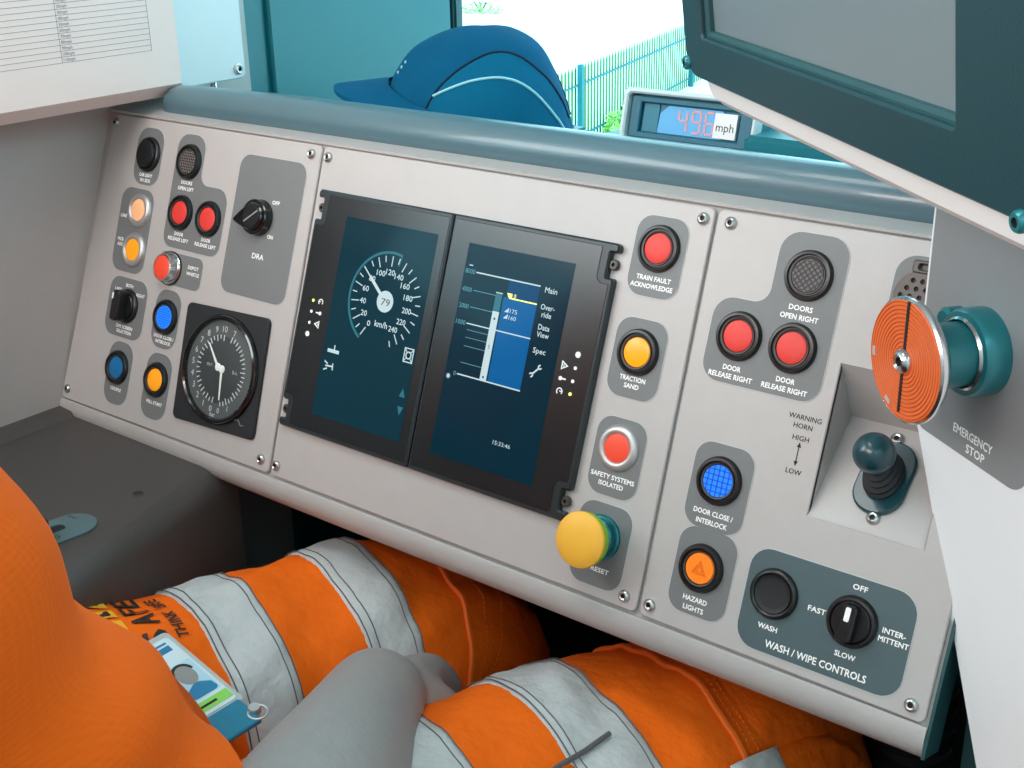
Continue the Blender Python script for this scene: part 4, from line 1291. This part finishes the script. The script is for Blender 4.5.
def add_limb(bm, pts, rads, seg=16, n=6, flat=None, up=Vector((0, 0, 1))):
    """smooth tapered limb through the joints, closed by round ends; flat = (side, up) scale"""
    P = catmull([Vector(p) for p in pts], n)
    R = catmull([Vector((r, 0, 0)) for r in rads], n)
    fr = frames(P, up)
    rings = []
    fs, fu = flat or (1, 1)
    t0 = (P[0] - P[1]).normalized(); t1 = (P[-1] - P[-2]).normalized()
    ends = [(P[0] + t0 * R[0].x * q, fr[0][1], fr[0][2], R[0].x * math.sqrt(max(0, 1 - q * q))) for q in (0.95, 0.75, 0.4)]
    mids = [(p, s, u, r.x) for (p, s, u), r in zip(fr, R)]
    ends2 = [(P[-1] + t1 * R[-1].x * q, fr[-1][1], fr[-1][2], R[-1].x * math.sqrt(max(0, 1 - q * q))) for q in (0.4, 0.75, 0.95)]
    for p, s, u, r in ends + mids + ends2:
        rings.append([bm.verts.new(p + s * math.cos(2 * PI * k / seg) * r * fs + u * math.sin(2 * PI * k / seg) * r * fu) for k in range(seg)])
    for a, b in zip(rings, rings[1:]):
        for k in range(seg): bm.faces.new((a[k], a[(k + 1) % seg], b[(k + 1) % seg], b[k]))
    bm.faces.new(list(reversed(rings[0]))); bm.faces.new(rings[-1])

def add_ball(bm, c, r, mx=None):
    bmesh.ops.create_uvsphere(bm, u_segments=20, v_segments=14, radius=1, matrix=Matrix.Translation(c) @ (mx or I4) @ Matrix.Diagonal((r[0], r[1], r[2], 1)))

def hand(bm, wrist, knuckle, normal, side, curl, spread=0.012, thumb_dir=None):
    """palm, four bent fingers and a thumb; side = unit vector from the thumb edge to the little finger edge"""
    d = (knuckle - wrist).normalized()
    c = (wrist + knuckle) / 2
    for k in range(4):
        o = side * (-0.027 + 0.018 * k)
        add_limb(bm, [wrist + o * 0.55 - d * 0.005, wrist.lerp(knuckle, 0.5) + o * 0.9 + normal * 0.004, knuckle + o + normal * 0.002], [0.0145, 0.0135, 0.0108], 12, 4)
        ln = [0.040, 0.045, 0.042, 0.033][k]
        p = knuckle + o; dd = d.copy(); pts = [p.copy()]
        ax = d.cross(normal).normalized()
        for j, L_ in enumerate((ln, ln * 0.62, ln * 0.5)):
            dd = Matrix.Rotation(-math.radians(curl[j] + (k - 1.5) * 3), 3, ax) @ dd
            p = p + dd * L_; pts.append(p.copy())
        add_limb(bm, pts, [0.0102, 0.0094, 0.0084, 0.0070], 12, 4)
    t0 = wrist + d * 0.018 - side * 0.026
    td = (d * 0.7 - side * 0.62 - normal * 0.35).normalized() if thumb_dir is None else thumb_dir
    t1 = t0 + td * 0.034; t2 = t1 + (td * 0.75 + d * 0.5 - normal * 0.25).normalized() * 0.03; t3 = t2 + (td * 0.4 + d * 0.8 - normal * 0.4).normalized() * 0.025
    add_limb(bm, [t0, t1, t2, t3], [0.0155, 0.0125, 0.0105, 0.0085], 12, 4)

WR = V(0.462, -0.094, -0.066); EL = V(0.589, -0.320, -0.030); SHR = V(0.540, -0.508, 0.335)
KN = V(0.487, -0.052, -0.130)
WL = V(0.13, -0.28, -0.03); ELL = V(0.075, -0.44, 0.06); SHL = V(0.19, -0.535, 0.33)
HEAD = V(0.36, -0.50, 0.60)
bm = nb()
# torso, neck and head
add_limb(bm, [V(0.36, -0.385, -0.17), V(0.36, -0.42, 0.0), V(0.36, -0.47, 0.17), V(0.36, -0.50, 0.30), V(0.36, -0.505, 0.36)], [0.135, 0.125, 0.135, 0.125, 0.075], 24, 6, (1.15, 0.85), Vector((0, 1, 0)))
add_limb(bm, [V(0.36, -0.505, 0.36), V(0.36, -0.495, 0.44), V(0.36, -0.49, 0.50)], [0.066, 0.058, 0.055], 20)
add_ball(bm, HEAD + Vector((0, -0.01, 0.03)), (0.077, 0.098, 0.095))
add_ball(bm, HEAD + Vector((0, 0.03, -0.035)), (0.060, 0.066, 0.085))
add_limb(bm, [HEAD + Vector((0, 0.088, 0.025)), HEAD + Vector((0, 0.108, -0.018))], [0.008, 0.014], 12, 4)          # nose
add_limb(bm, [HEAD + Vector((-0.020, 0.088, -0.055)), HEAD + Vector((0, 0.096, -0.054)), HEAD + Vector((0.020, 0.088, -0.055))], [0.006, 0.008, 0.006], 10, 4)
add_limb(bm, [HEAD + Vector((-0.040, 0.080, 0.036)), HEAD + Vector((0, 0.090, 0.034)), HEAD + Vector((0.040, 0.080, 0.036))], [0.008, 0.008, 0.008], 10, 4)
for sx_ in (-1, 1): add_limb(bm, [HEAD + Vector((sx_ * 0.078, -0.005, 0.026)), HEAD + Vector((sx_ * 0.083, -0.012, 0.006)), HEAD + Vector((sx_ * 0.076, -0.004, -0.022))], [0.010, 0.013, 0.008], 10, 4)
# arms
add_limb(bm, [SHR, SHR.lerp(EL, 0.45), EL, EL.lerp(WR, 0.22), EL.lerp(WR, 0.5), EL.lerp(WR, 0.8), WR], [0.058, 0.052, 0.046, 0.0515, 0.0485, 0.039, 0.033], 24, 5)
add_limb(bm, [SHL, SHL.lerp(ELL, 0.45), ELL, ELL.lerp(WL, 0.3), ELL.lerp(WL, 0.75), WL], [0.062, 0.055, 0.045, 0.047, 0.036, 0.030], 20, 5)
nrm = Vector((0.10, -0.45, 0.9)); dR = (KN - WR).normalized(); nrm = (nrm - dR * nrm.dot(dR)).normalized()
hand(bm, WR, KN, nrm, dR.cross(nrm).normalized(), (38, 48, 35))
KL_ = V(0.175, -0.205, -0.062); dL = (KL_ - WL).normalized(); nL = Vector((0, 0.3, 1)); nL = (nL - dL * nL.dot(dL)).normalized()
hand(bm, WL, KL_, nL, -dL.cross(nL).normalized(), (14, 22, 18))
# legs inside the trousers
LEG = {'l': (V(0.222, -0.37, -0.140), V(0.352, 0.065, -0.168), V(0.37, 0.055, -0.70)), 'r': (V(0.440, -0.38, -0.150), V(0.610, 0.115, -0.172), V(0.63, 0.10, -0.70))}
for k in 'lr':
    H_, K_, A_ = LEG[k]
    add_limb(bm, [H_, H_.lerp(K_, 0.5), K_, K_.lerp(A_, 0.4), A_], [0.085, 0.075, 0.055, 0.05, 0.038], 16, 5)
person = part('person', remeshed(bm, 0.0036, 2), [], None)
person.data.materials.append(MATS['skin'])
props(person, 'person seated in orange clothing, bare right forearm resting between the thighs', 'person')

for sx_ in (-1, 1):
    bm = nb(); add_ball(bm, HEAD + Vector((sx_ * 0.031, 0.074, 0.020)), (0.012, 0.012, 0.012))
    part('eye', bm, 'eye_white', person)
bm = nb()
add_ball(bm, HEAD + Vector((0, -0.022, 0.042)), (0.081, 0.096, 0.094))
part('hair', bm, 'hair_dark', person)

# ---- trousers
def leg_spine(k):
    H_, K_, A_ = LEG[k]
    d = (K_ - H_).normalized(); e = (A_ - K_).normalized()
    pts = [H_ - d * 0.05, H_, H_.lerp(K_, 0.33), H_.lerp(K_, 0.66), K_ - d * 0.05, K_ + d * 0.006 + e * 0.016, K_ + e * 0.10, K_.lerp(A_, 0.6), A_]
    return catmull(pts, 10)
_SP = {k: frames(leg_spine(k), Vector((0, 0, 1))) for k in 'lr'}
_CUM = {}
for k in 'lr':
    c = [0.0]
    for a, b in zip(_SP[k], _SP[k][1:]): c.append(c[-1] + (b[0] - a[0]).length)
    _CUM[k] = c
RX = [(0, 0.118), (0.15, 0.120), (0.30, 0.118), (0.42, 0.112), (0.52, 0.100), (0.60, 0.092), (0.70, 0.088), (0.9, 0.084), (1.3, 0.082)]
RZ = [(0, 0.105), (0.15, 0.104), (0.30, 0.102), (0.42, 0.098), (0.52, 0.094), (0.60, 0.092), (0.70, 0.088), (0.9, 0.085), (1.3, 0.082)]
def interp(T, s):
    for (a, va), (b, vb) in zip(T, T[1:]):
        if s <= b:
            q = max(0, (s - a) / (b - a)); q = q * q * (3 - 2 * q)
            return va + (vb - va) * q
    return T[-1][1]
_WX = {'l': 0.86, 'r': 1.0}; _WZ = {'l': 1.10, 'r': 1.02}
def LS(k, s, th, out=0.0):
    """point on the trouser leg: s metres along from the hip, th degrees from the top towards +x"""
    c = _CUM[k]
    i = 0
    while i < len(c) - 2 and c[i + 1] < s: i += 1
    q = (s - c[i]) / (c[i + 1] - c[i])
    a, b = _SP[k][i], _SP[k][i + 1]
    p = a[0].lerp(b[0], q); sd = a[1].lerp(b[1], q).normalized(); up = a[2].lerp(b[2], q).normalized()
    t = math.radians(th)
    ph = 3.1 if k == 'l' else 8.7
    w = 0.0075 * noise.noise(Vector((s * 11 + ph, math.cos(t) * 1.2, math.sin(t) * 1.2 + ph)))
    w += 0.0060 * noise.noise(Vector((s * 26 + math.sin(t) * 2.2 + ph, math.cos(t) * 2.0, math.sin(t) * 2.0)))
    w += 0.0024 * noise.noise(Vector((s * 60 + math.sin(t) * 5 + ph, math.cos(t) * 5, math.sin(t) * 4)))
    g = math.exp(-((s - 0.64) / 0.07) ** 2)
    w += g * 0.005 * math.sin(s * 150 + 3 * math.sin(t + ph))
    return p + sd * math.sin(t) * (interp(RX, s) * _WX[k] + w + out) + up * math.cos(t) * (interp(RZ, s) * _WZ[k] + w + out)
SMAX = min(_CUM['l'][-1], _CUM['r'][-1]) - 0.001

def leg_patch(bm, k, s0, s1, t0, t1, out, ns=24, nt=48, closed=False, thick=0.0012, mi=0, skew=0.0):
    """a cloth patch lying on the leg, with a turned-under edge"""
    rows = []
    for i in range(ns + 1):
        row = []
        for j in range(nt + (0 if closed else 1)):
            th = t0 + (t1 - t0) * j / nt
            e = min(i, ns - i) / ns * ns
            o = out if 0 < i < ns else out - thick
            if not closed and (j == 0 or j == nt): o = out - thick
            row.append(bm.verts.new(LS(k, s0 + (s1 - s0) * i / ns + skew * (th / 90.0), th, o)))
        rows.append(row)
    m = len(rows[0])
    for a, b in zip(rows, rows[1:]):
        for j in range(m if closed else m - 1):
            f = bm.faces.new((a[j], a[(j + 1) % m], b[(j + 1) % m], b[j])); f.material_index = mi
    return bm

def leg_line(bm, k, pts, r, n=None, out=0.001):
    add_tube(bm, [LS(k, s, th, out) for s, th in pts], r, 6)

def stitch(bm, k, s, t0, t1, out, step=2.2):
    th = t0
    while th < t1:
        add_tube(bm, [LS(k, s, th, out), LS(k, s, th + step * 0.55, out)], 0.0005, 5)
        th += step

bm = nb()
add_limb(bm, [V(0.36, -0.43, -0.24), V(0.36, -0.42, -0.14), V(0.36, -0.42, -0.06)], [0.145, 0.15, 0.14], 28, 6, (1.18, 0.9), Vector((0, 1, 0)))
trousers = part('trousers', bm, 'hivis_orange', person)
LEGOBJ = {}
for k in 'lr':
    bm = nb()
    leg_patch(bm, k, 0.0, SMAX, 0, 360, 0.0, 110, 80, True, 0.0)
    lg = part('trouser_leg', bm, 'hivis_orange', trousers, sharp=80)
    LEGOBJ[k] = lg
    for s0, s1, sk in ((STRIPES := {'l': ((0.312, 0.360, 0.004), (0.418, 0.456, 0.003)), 'r': ((0.280, 0.338, -0.004), (0.398, 0.455, -0.004))})[k]):
        bm = nb()
        leg_patch(bm, k, s0, s1, -178, 178, 0.0022, 14, 90, False, 0.0024, skew=sk)
        part('reflective_stripe', bm, 'stripe_silver', trousers, sharp=80, label='silver reflective stripe')
        bm = nb()
        for s in (s0 + 0.0018, s0 + 0.0075, s1 - 0.0075, s1 - 0.0018):
            leg_line(bm, k, [(s + sk * th / 90.0, th) for th in range(-100, 101, 4)], 0.00045, out=0.0024)
        part('stripe_stitching', bm, 'thread_dark', trousers)
    sp_ = {'l': 0.492, 'r': 0.508}[k]
    bm = nb()
    leg_line(bm, k, [(sp_, th) for th in range(-100, 101, 4)], 0.0022, out=0.0012)
    part('knee_piping', bm, 'thread_orange', trousers, label='raised orange piping')
    bm = nb()
    stitch(bm, k, sp_ + 0.007, -90, 95, 0.0006); stitch(bm, k, sp_ + 0.012, -90, 95, 0.0006)
    part('knee_stitching', bm, 'thread_orange', trousers)
    bm = nb()
    leg_patch(bm, k, sp_ + 0.015, SMAX - 0.25, -75, 75, 0.0012, 30, 40, False, 0.0014)
    part('knee_patch', bm, 'hivis_orange', trousers, sharp=80)

# cargo pockets with zips
bm = nb(); leg_patch(bm, 'l', 0.30, 0.49, -100, -62, 0.006, 20, 14, False, 0.007)
part('cargo_pocket', bm, 'hivis_orange', LEGOBJ['l'], sharp=80)
bm = nb(); leg_line(bm, 'l', [(0.17 + 0.0105 * i, -62 + 4 * math.sin(i * 0.5)) for i in range(25)], 0.0024, out=0.006)
part('pocket_zip', bm, 'stripe_silver', LEGOBJ['l'], label='grey zip')
bm = nb(); leg_patch(bm, 'l', 0.335, 0.425, -84, -48, 0.011, 14, 12, False, 0.010)
part('pocket_flap', bm, 'hivis_orange', LEGOBJ['l'], sharp=80)
bm = nb(); leg_patch(bm, 'r', 0.36, 0.60, 46, 98, 0.005, 24, 18, False, 0.006)
part('cargo_pocket', bm, 'hivis_orange', LEGOBJ['r'], sharp=80)
bm = nb(); leg_line(bm, 'r', [(0.305 + 0.0105 * i, 30 - 0.9 * i) for i in range(13)], 0.0017, out=0.005)
part('pocket_edge', bm, 'thread_dark', LEGOBJ['r'], label='grey pocket edging')
bm = nb(); leg_patch(bm, 'r', 0.492, 0.535, 46, 74, 0.0085, 10, 14, False, 0.004)
part('pocket_flap', bm, 'stripe_silver', LEGOBJ['r'], sharp=80, label='silver pocket flap')

# printed safety motif on the left thigh; a runs outwards round the leg, b towards the hip
def motif(a, b, out=0.0012):
    return LS('l', 0.280 - b, 19.0 - a / 0.104 * 57.3, out)
bm = nb()
for ch, a in (('S', 0.002), ('A', 0.026), ('F', 0.049), ('E', 0.069)):
    add_text(bm, ch, a, 0.0, 0.017, 0.015, 0, fn=lambda w: motif(w.x, w.y), bold=0.0009)
add_text(bm, 'THINK', 0.016, -0.018, 0.008, 0.034, 0, fn=lambda w: motif(w.x, w.y), bold=0.0004)
add_text(bm, 'SAFE', 0.058, -0.018, 0.008, 0.028, 0, fn=lambda w: motif(w.x, w.y), bold=0.0004)
part('printed_lettering', bm, 'print_black', LEGOBJ['l'], label='black printed lettering')
for i, a in enumerate((0.003, 0.025, 0.047, 0.069)):
    bm = nb()
    n_ = 8
    g = [[bm.verts.new(motif(a - 0.008 + 0.016 * x / n_, 0.014 + 0.015 * y / n_, 0.001)) for x in range(n_ + 1)] for y in range(n_ + 1)]
    for y in range(n_):
        for x in range(n_):
            f = bm.faces.new((g[y][x], g[y][x + 1], g[y + 1][x + 1], g[y + 1][x])); f.material_index = 0
    def mark(pl):
        vs = [bm.verts.new(motif(a + p[0], 0.0215 + p[1], 0.0016)) for p in pl]
        f = bm.faces.new(vs); f.material_index = 1
    circ = lambda cx_, cy_, r_: [(cx_ + r_ * math.cos(2 * PI * q / 12), cy_ + r_ * math.sin(2 * PI * q / 12)) for q in range(12)]
    if i == 0: mark(circ(-0.003, -0.002, 0.0025)); mark(circ(0.003, -0.002, 0.0022)); mark(rect(-0.004, 0.001, -0.002, 0.005))
    elif i == 1: mark(circ(0.0015, 0.001, 0.0036)); mark(rect(-0.005, -0.0045, -0.001, -0.0032))
    elif i == 2: mark([(-0.005, -0.004), (0.005, -0.004), (0.0045, -0.001), (0.001, 0.0), (0.0, 0.005), (-0.005, 0.005)])
    else:
        for q in (-0.003, 0.0, 0.003): mark(rect(0.001, q - 0.001, 0.005, q + 0.001))
        mark(circ(-0.003, 0, 0.0026))
    part('safety_icon', bm, ['icon_yellow', 'print_black'], LEGOBJ['l'], label='yellow square icon')

# ---- shirt: a hanging knitted front that leans back
TS = [(-0.17, -0.350, 0.175, 0.185, 0.13), (-0.10, -0.355, 0.174, 0.190, 0.13), (-0.03, -0.378, 0.168, 0.192, 0.14), (0.03, -0.430, 0.163, 0.192, 0.135), (0.068, -0.492, 0.142, 0.184, 0.125), (0.090, -0.530, 0.130, 0.172, 0.125),
      (0.106, -0.522, 0.140, 0.184, 0.12), (0.150, -0.525, 0.146, 0.184, 0.12), (0.20, -0.517, 0.172, 0.182, 0.12), (0.26, -0.525, 0.178, 0.165, 0.115), (0.32, -0.525, 0.178, 0.140, 0.11), (0.36, -0.52, 0.130, 0.105, 0.09), (0.39, -0.515, 0.078, 0.075, 0.07)]
bm = nb()
tsv = catmull([Vector((a, b, c)) for a, b, c, _, _ in TS], 7); tsr = catmull([Vector((d, e, 0)) for _, _, _, d, e in TS], 7)
rings = []
for i, (p, q) in enumerate(zip(tsv, tsr)):
    ring = []
    for j in range(96):
        a = 2 * PI * j / 96
        z, cy, rx = p.x, p.y, p.z
        ry = q.x if math.sin(a) > 0 else q.y
        fr_ = max(0, math.sin(a))
        w = 0.013 * noise.noise(Vector((a * 1.3, z * 15 - a * 1.4, 4.0))) + 0.005 * noise.noise(Vector((a * 3, z * 30 + a * 2.4, 9.0)))
        w += 0.008 * fr_ * math.sin(z * 42 + 1.6 * math.cos(a)) * math.exp(-((z - 0.06) / 0.12) ** 2)
        ring.append(bm.verts.new(V(0.36 + (rx + w) * math.cos(a), cy + (ry + w) * math.sin(a), z)))
    rings.append(ring)
for a, b in zip(rings, rings[1:]):
    for j in range(96): bm.faces.new((a[j], a[(j + 1) % 96], b[(j + 1) % 96], b[j]))
bm.faces.new(rings[-1])
shirt = part('shirt', bm, 'hivis_shirt', person, sharp=80)
for sh, el in ((SHR, EL), (SHL, ELL)):
    bm = nb()
    d = (el - sh)
    P_ = catmull([sh - d * 0.05 + Vector((-0.03 if sh is SHR else 0.03, 0, 0.0)), sh + d * 0.2, sh + d * 0.5, sh + d * 0.74], 12)
    fr = frames(P_)
    rg = []
    for i, (p, s_, u_) in enumerate(fr):
        q = i / (len(fr) - 1)
        rg.append([bm.verts.new(p + (s_ * math.cos(2 * PI * j / 40) + u_ * math.sin(2 * PI * j / 40)) * (0.085 - 0.015 * min(1, max(0, (q - 0.46) / 0.22)) + 0.005 * noise.noise(Vector((math.cos(2 * PI * j / 40) * 1.5, math.sin(2 * PI * j / 40) * 1.5, q * 6))) + 0.0032 * math.sin(q * 26 + 2.0 * math.cos(2 * PI * j / 40)))) for j in range(40)])
    for a, b in zip(rg, rg[1:]):
        for j in range(40): bm.faces.new((a[j], a[(j + 1) % 40], b[(j + 1) % 40], b[j]))
    part('sleeve', bm, 'hivis_shirt', shirt, sharp=80)
for k in 'lr':
    A_ = LEG[k][2]
    bm = nb()
    add_limb(bm, [A_ + Vector((0, -0.03, -0.02)), A_ + Vector((0, 0.02, -0.045)), A_ + Vector((0, 0.13, -0.062))], [0.05, 0.05, 0.037], 18, 5, (0.9, 0.8))
    part('shoe', bm, 'shoe_black', person)

# ---- identity card on its clip
c0 = V(0.335, -0.152, -0.044); c1 = V(0.408, -0.160, -0.052)
ydir = (c0 - c1).normalized(); zdir = Vector((0.25, -0.12, 1)); zdir = (zdir - ydir * zdir.dot(ydir)).normalized(); xdir = ydir.cross(zdir)
# x of the card runs towards the belly, y from the green foot to the head
xdir = -xdir if xdir.y > 0 else xdir
zc = xdir.cross(ydir)
flip = zc.z < 0
MX_ID = basis(c1 + zdir * 0.002, xdir, ydir, zdir)
r = thing('identity_card', 'pale blue identity card with a small portrait, lying on the left thigh', 'identity card', MX_ID)
bm = nb(); add_prism(bm, [fillet(rect(-3, -4, 58, 86), 4)], -0.8, 0.4, 0.3, SMM)
part('holder', bm, 'card_holder', r)
bm = nb()
add_prism(bm, [fillet(rect(0, 0, 54, 80), 3)], 0.2, 0.9, mx=SMM)
cd = part('card', bm, 'card_white', r)
bm = nb(); add_prism(bm, [rect(0.4, 3, 53, 12)], 0.8, 1.1, mx=SMM)
part('green_band', bm, 'card_green', cd)
bm = nb(); add_prism(bm, [rect(1.5, 15, 22, 52)], 0.8, 1.05, mx=SMM)
ph = part('portrait', bm, 'card_pale', cd)
bm = nb()
add_prism(bm, [[(11.5 + 6.2 * math.cos(2 * PI * k / 24), 39 + 10 * math.sin(2 * PI * k / 24)) for k in range(24)]], 1.0, 1.2, mx=SMM)
add_prism(bm, [fillet([(2, 15.5), (21.5, 15.5), (20, 24), (13, 29), (9, 29), (3, 24)], 3)], 1.0, 1.18, mx=SMM, mi=1)
add_prism(bm, [[(11.5 + 7.4 * math.cos(2 * PI * k / 24), 42.5 + 9 * math.sin(2 * PI * k / 24)) for k in range(13)]], 1.0, 1.16, mx=SMM, mi=2)
part('face_print', bm, ['card_grey', 'card_blue', 'text_black'], ph)
bm = nb()
add_prism(bm, [rect(4, 66, 34, 72)], 0.8, 1.05, mx=SMM); add_prism(bm, [rect(4, 74, 26, 76)], 0.8, 1.05, mx=SMM)
part('heading', bm, 'card_blue', cd)
bm = nb()
for y, x1 in ((56, 44), (50, 40), (44, 48), (37, 42), (30, 46), (22, 40)): add_prism(bm, [rect(25, y, x1, y + 1.2)], 0.8, 1.05, mx=SMM)
add_prism(bm, [rect(10, 6.4, 40, 8.4)], 1.05, 1.2, mx=SMM)
part('printed_lines', bm, 'text_black', cd)
MX_CLIP = MX_ID @ Matrix.Translation((0.016, -0.014, 0.002))
bm = nb()
add_prism(bm, [fillet(rect(-14, -16, 14, 9), 2)], 0.0, 3.0, 0.8, SMM)
part('clip', bm, 'clip_blue', r, MX_ID.inverted() @ MX_CLIP, label='teal blue clip')
bm = nb()
add_lathe(bm, [(0, 5), (3.6, 5), (4.0, 4), (4.0, 0), (3.4, -0.5)], 20, MX_ID.inverted() @ MX_CLIP @ SMM @ Matrix.Translation((-15, -6, 0)))
add_tube(bm, [MX_ID.inverted() @ MX_CLIP @ SMM @ Vector((-15 + 6 * math.cos(2 * PI * q / 16), -10 + 6 * math.sin(2 * PI * q / 16), 3)) for q in range(16)], 0.0008, 8, closed=True)
part('clip_ring', bm, 'steel', r)

# ---- driver's seat
r = thing('driver_seat', 'dark blue padded seat under the person in orange', 'seat', V(0.36, -0.42, -0.80))
Ls = r.matrix_world.inverted()
bm = nb(); add_box(bm, Ls @ V(0.38, -0.34, -0.435), (0.46, 0.44, 0.11), 0.045, seg=4)
part('seat_cushion', bm, 'seat_fabric', r)
bm = nb(); add_box(bm, (0, 0, 0), (0.46, 0.10, 0.78), 0.04, Ls @ Matrix.Translation(V(0.36, -0.76, 0.06)) @ Matrix.Rotation(math.radians(13), 4, 'X'), seg=4)
part('backrest', bm, 'seat_fabric', r)
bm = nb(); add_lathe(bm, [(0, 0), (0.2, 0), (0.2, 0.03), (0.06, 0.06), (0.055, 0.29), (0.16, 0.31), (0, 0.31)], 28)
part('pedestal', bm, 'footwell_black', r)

# ---- hoses under the console
for i, (x, y, lab) in enumerate(((0.665, 0.20, 'black corrugated hose under the console, nearest the knee'), (0.725, 0.19, 'black corrugated hose under the console, nearest the right end'))):
    bm = nb()
    n_ = 150
    pts = [Vector((0.012 * math.sin(k * 0.03 + i), 0, 0.62 * k / n_)) for k in range(n_ + 1)]
    add_tube(bm, pts, [0.024 + 0.0035 * (1 if (k // 2) % 2 else -1) for k in range(n_ + 1)], 18)
    o = part('hose', bm, 'black_plastic', None, Matrix.Translation(V(x, y, -0.80 + 0.17)))
    props(o, lab, 'hose', 'hoses under the console')

# ================================================================== OUTSIDE
bm = nb(); add_box(bm, V(-40, 60, -5.05), (260, 260, 0.1))
structure('ground', bm, 'ground_pale')
FD = Vector((-0.253, 0.967, 0)).normalized()
FO = V(-13.30, 17.09, -5.0)
MX_F = basis(FO, FD, FD.cross(Vector((0, 0, 1))) * -1, Vector((0, 0, 1)))
r = thing('palisade_fence', 'pale green palisade fence beyond the windscreen', 'fence', MX_F)
def pale_mesh():
    bm = nb()
    add_prism(bm, [[(-0.055, 0), (0.055, 0), (0.055, 1.56), (0.0, 1.66), (-0.055, 1.56)]], -0.004, 0.004, mx=basis(Vector((0, 0, 0)), Vector((1, 0, 0)), Vector((0, 0, 1)), Vector((0, -1, 0))))
    return mesh_of(bm, 'fence_green', 'pale')
PALE = pale_mesh()
for k in range(78):
    o = bpy.data.objects.new('pale', PALE); COL.objects.link(o); o.parent = r
    o.matrix_basis = Matrix.Translation((0.19 * k, 0.03, 0.0))
for z in (1.28, 0.22):
    bm = nb(); add_box(bm, (7.4, -0.02, z), (15.2, 0.04, 0.035), 0.004)
    part('rail', bm, 'fence_teal', r)
for k in range(2):
    bm = nb(); add_box(bm, (4.05 + 8.25 * k, -0.06, 0.83), (0.15, 0.1, 1.72), 0.01)
    part('post', bm, 'fence_teal', r)

def bush(loc, rad, n, label, seed):
    rnd = random.Random(seed)
    r = thing('bush', label, 'bush', Matrix.Translation(loc), 'bushes beyond the windscreen')
    bm = nb()
    for _ in range(n):
        a = rnd.uniform(0, 2 * PI); z = rnd.random(); q = math.sqrt(rnd.random())
        p = Vector((rad[0] * q * math.cos(a), rad[1] * q * math.sin(a), rad[2] * z * (1.1 - q * 0.7)))
        s = rnd.uniform(0.05, 0.11)
        R = Euler((rnd.uniform(-0.7, 0.7), rnd.uniform(-0.7, 0.7), rnd.uniform(0, 6))).to_matrix()
        bm.faces.new([bm.verts.new(p + R @ Vector(v) * s) for v in ((-1, 0, 0), (-0.3, -0.5, 0.1), (1, 0, 0), (-0.3, 0.5, 0.1))])
    part('foliage', bm, 'leaf_green', r)
    bm = nb()
    for q in range(6):
        a = 2 * PI * q / 6
        add_tube(bm, [Vector((0, 0, 0)), Vector((rad[0] * 0.3 * math.cos(a), rad[1] * 0.3 * math.sin(a), rad[2] * 0.8))], 0.02, 6)
    part('stems', bm, 'hair_dark', r)
bush(V(-14.2, 22.7, -5.0), (0.55, 0.5, 0.75), 420, 'leafy green bush below the fence, left of the speed readout', 3)
bush(V(-14.9, 24.4, -5.0), (0.35, 0.3, 0.6), 160, 'small green bush nearest the fence, above the larger one', 5)
bush(V(-33.0, 40.6, -5.0), (1.1, 0.6, 0.5), 260, 'distant low green bush above the cap', 9)
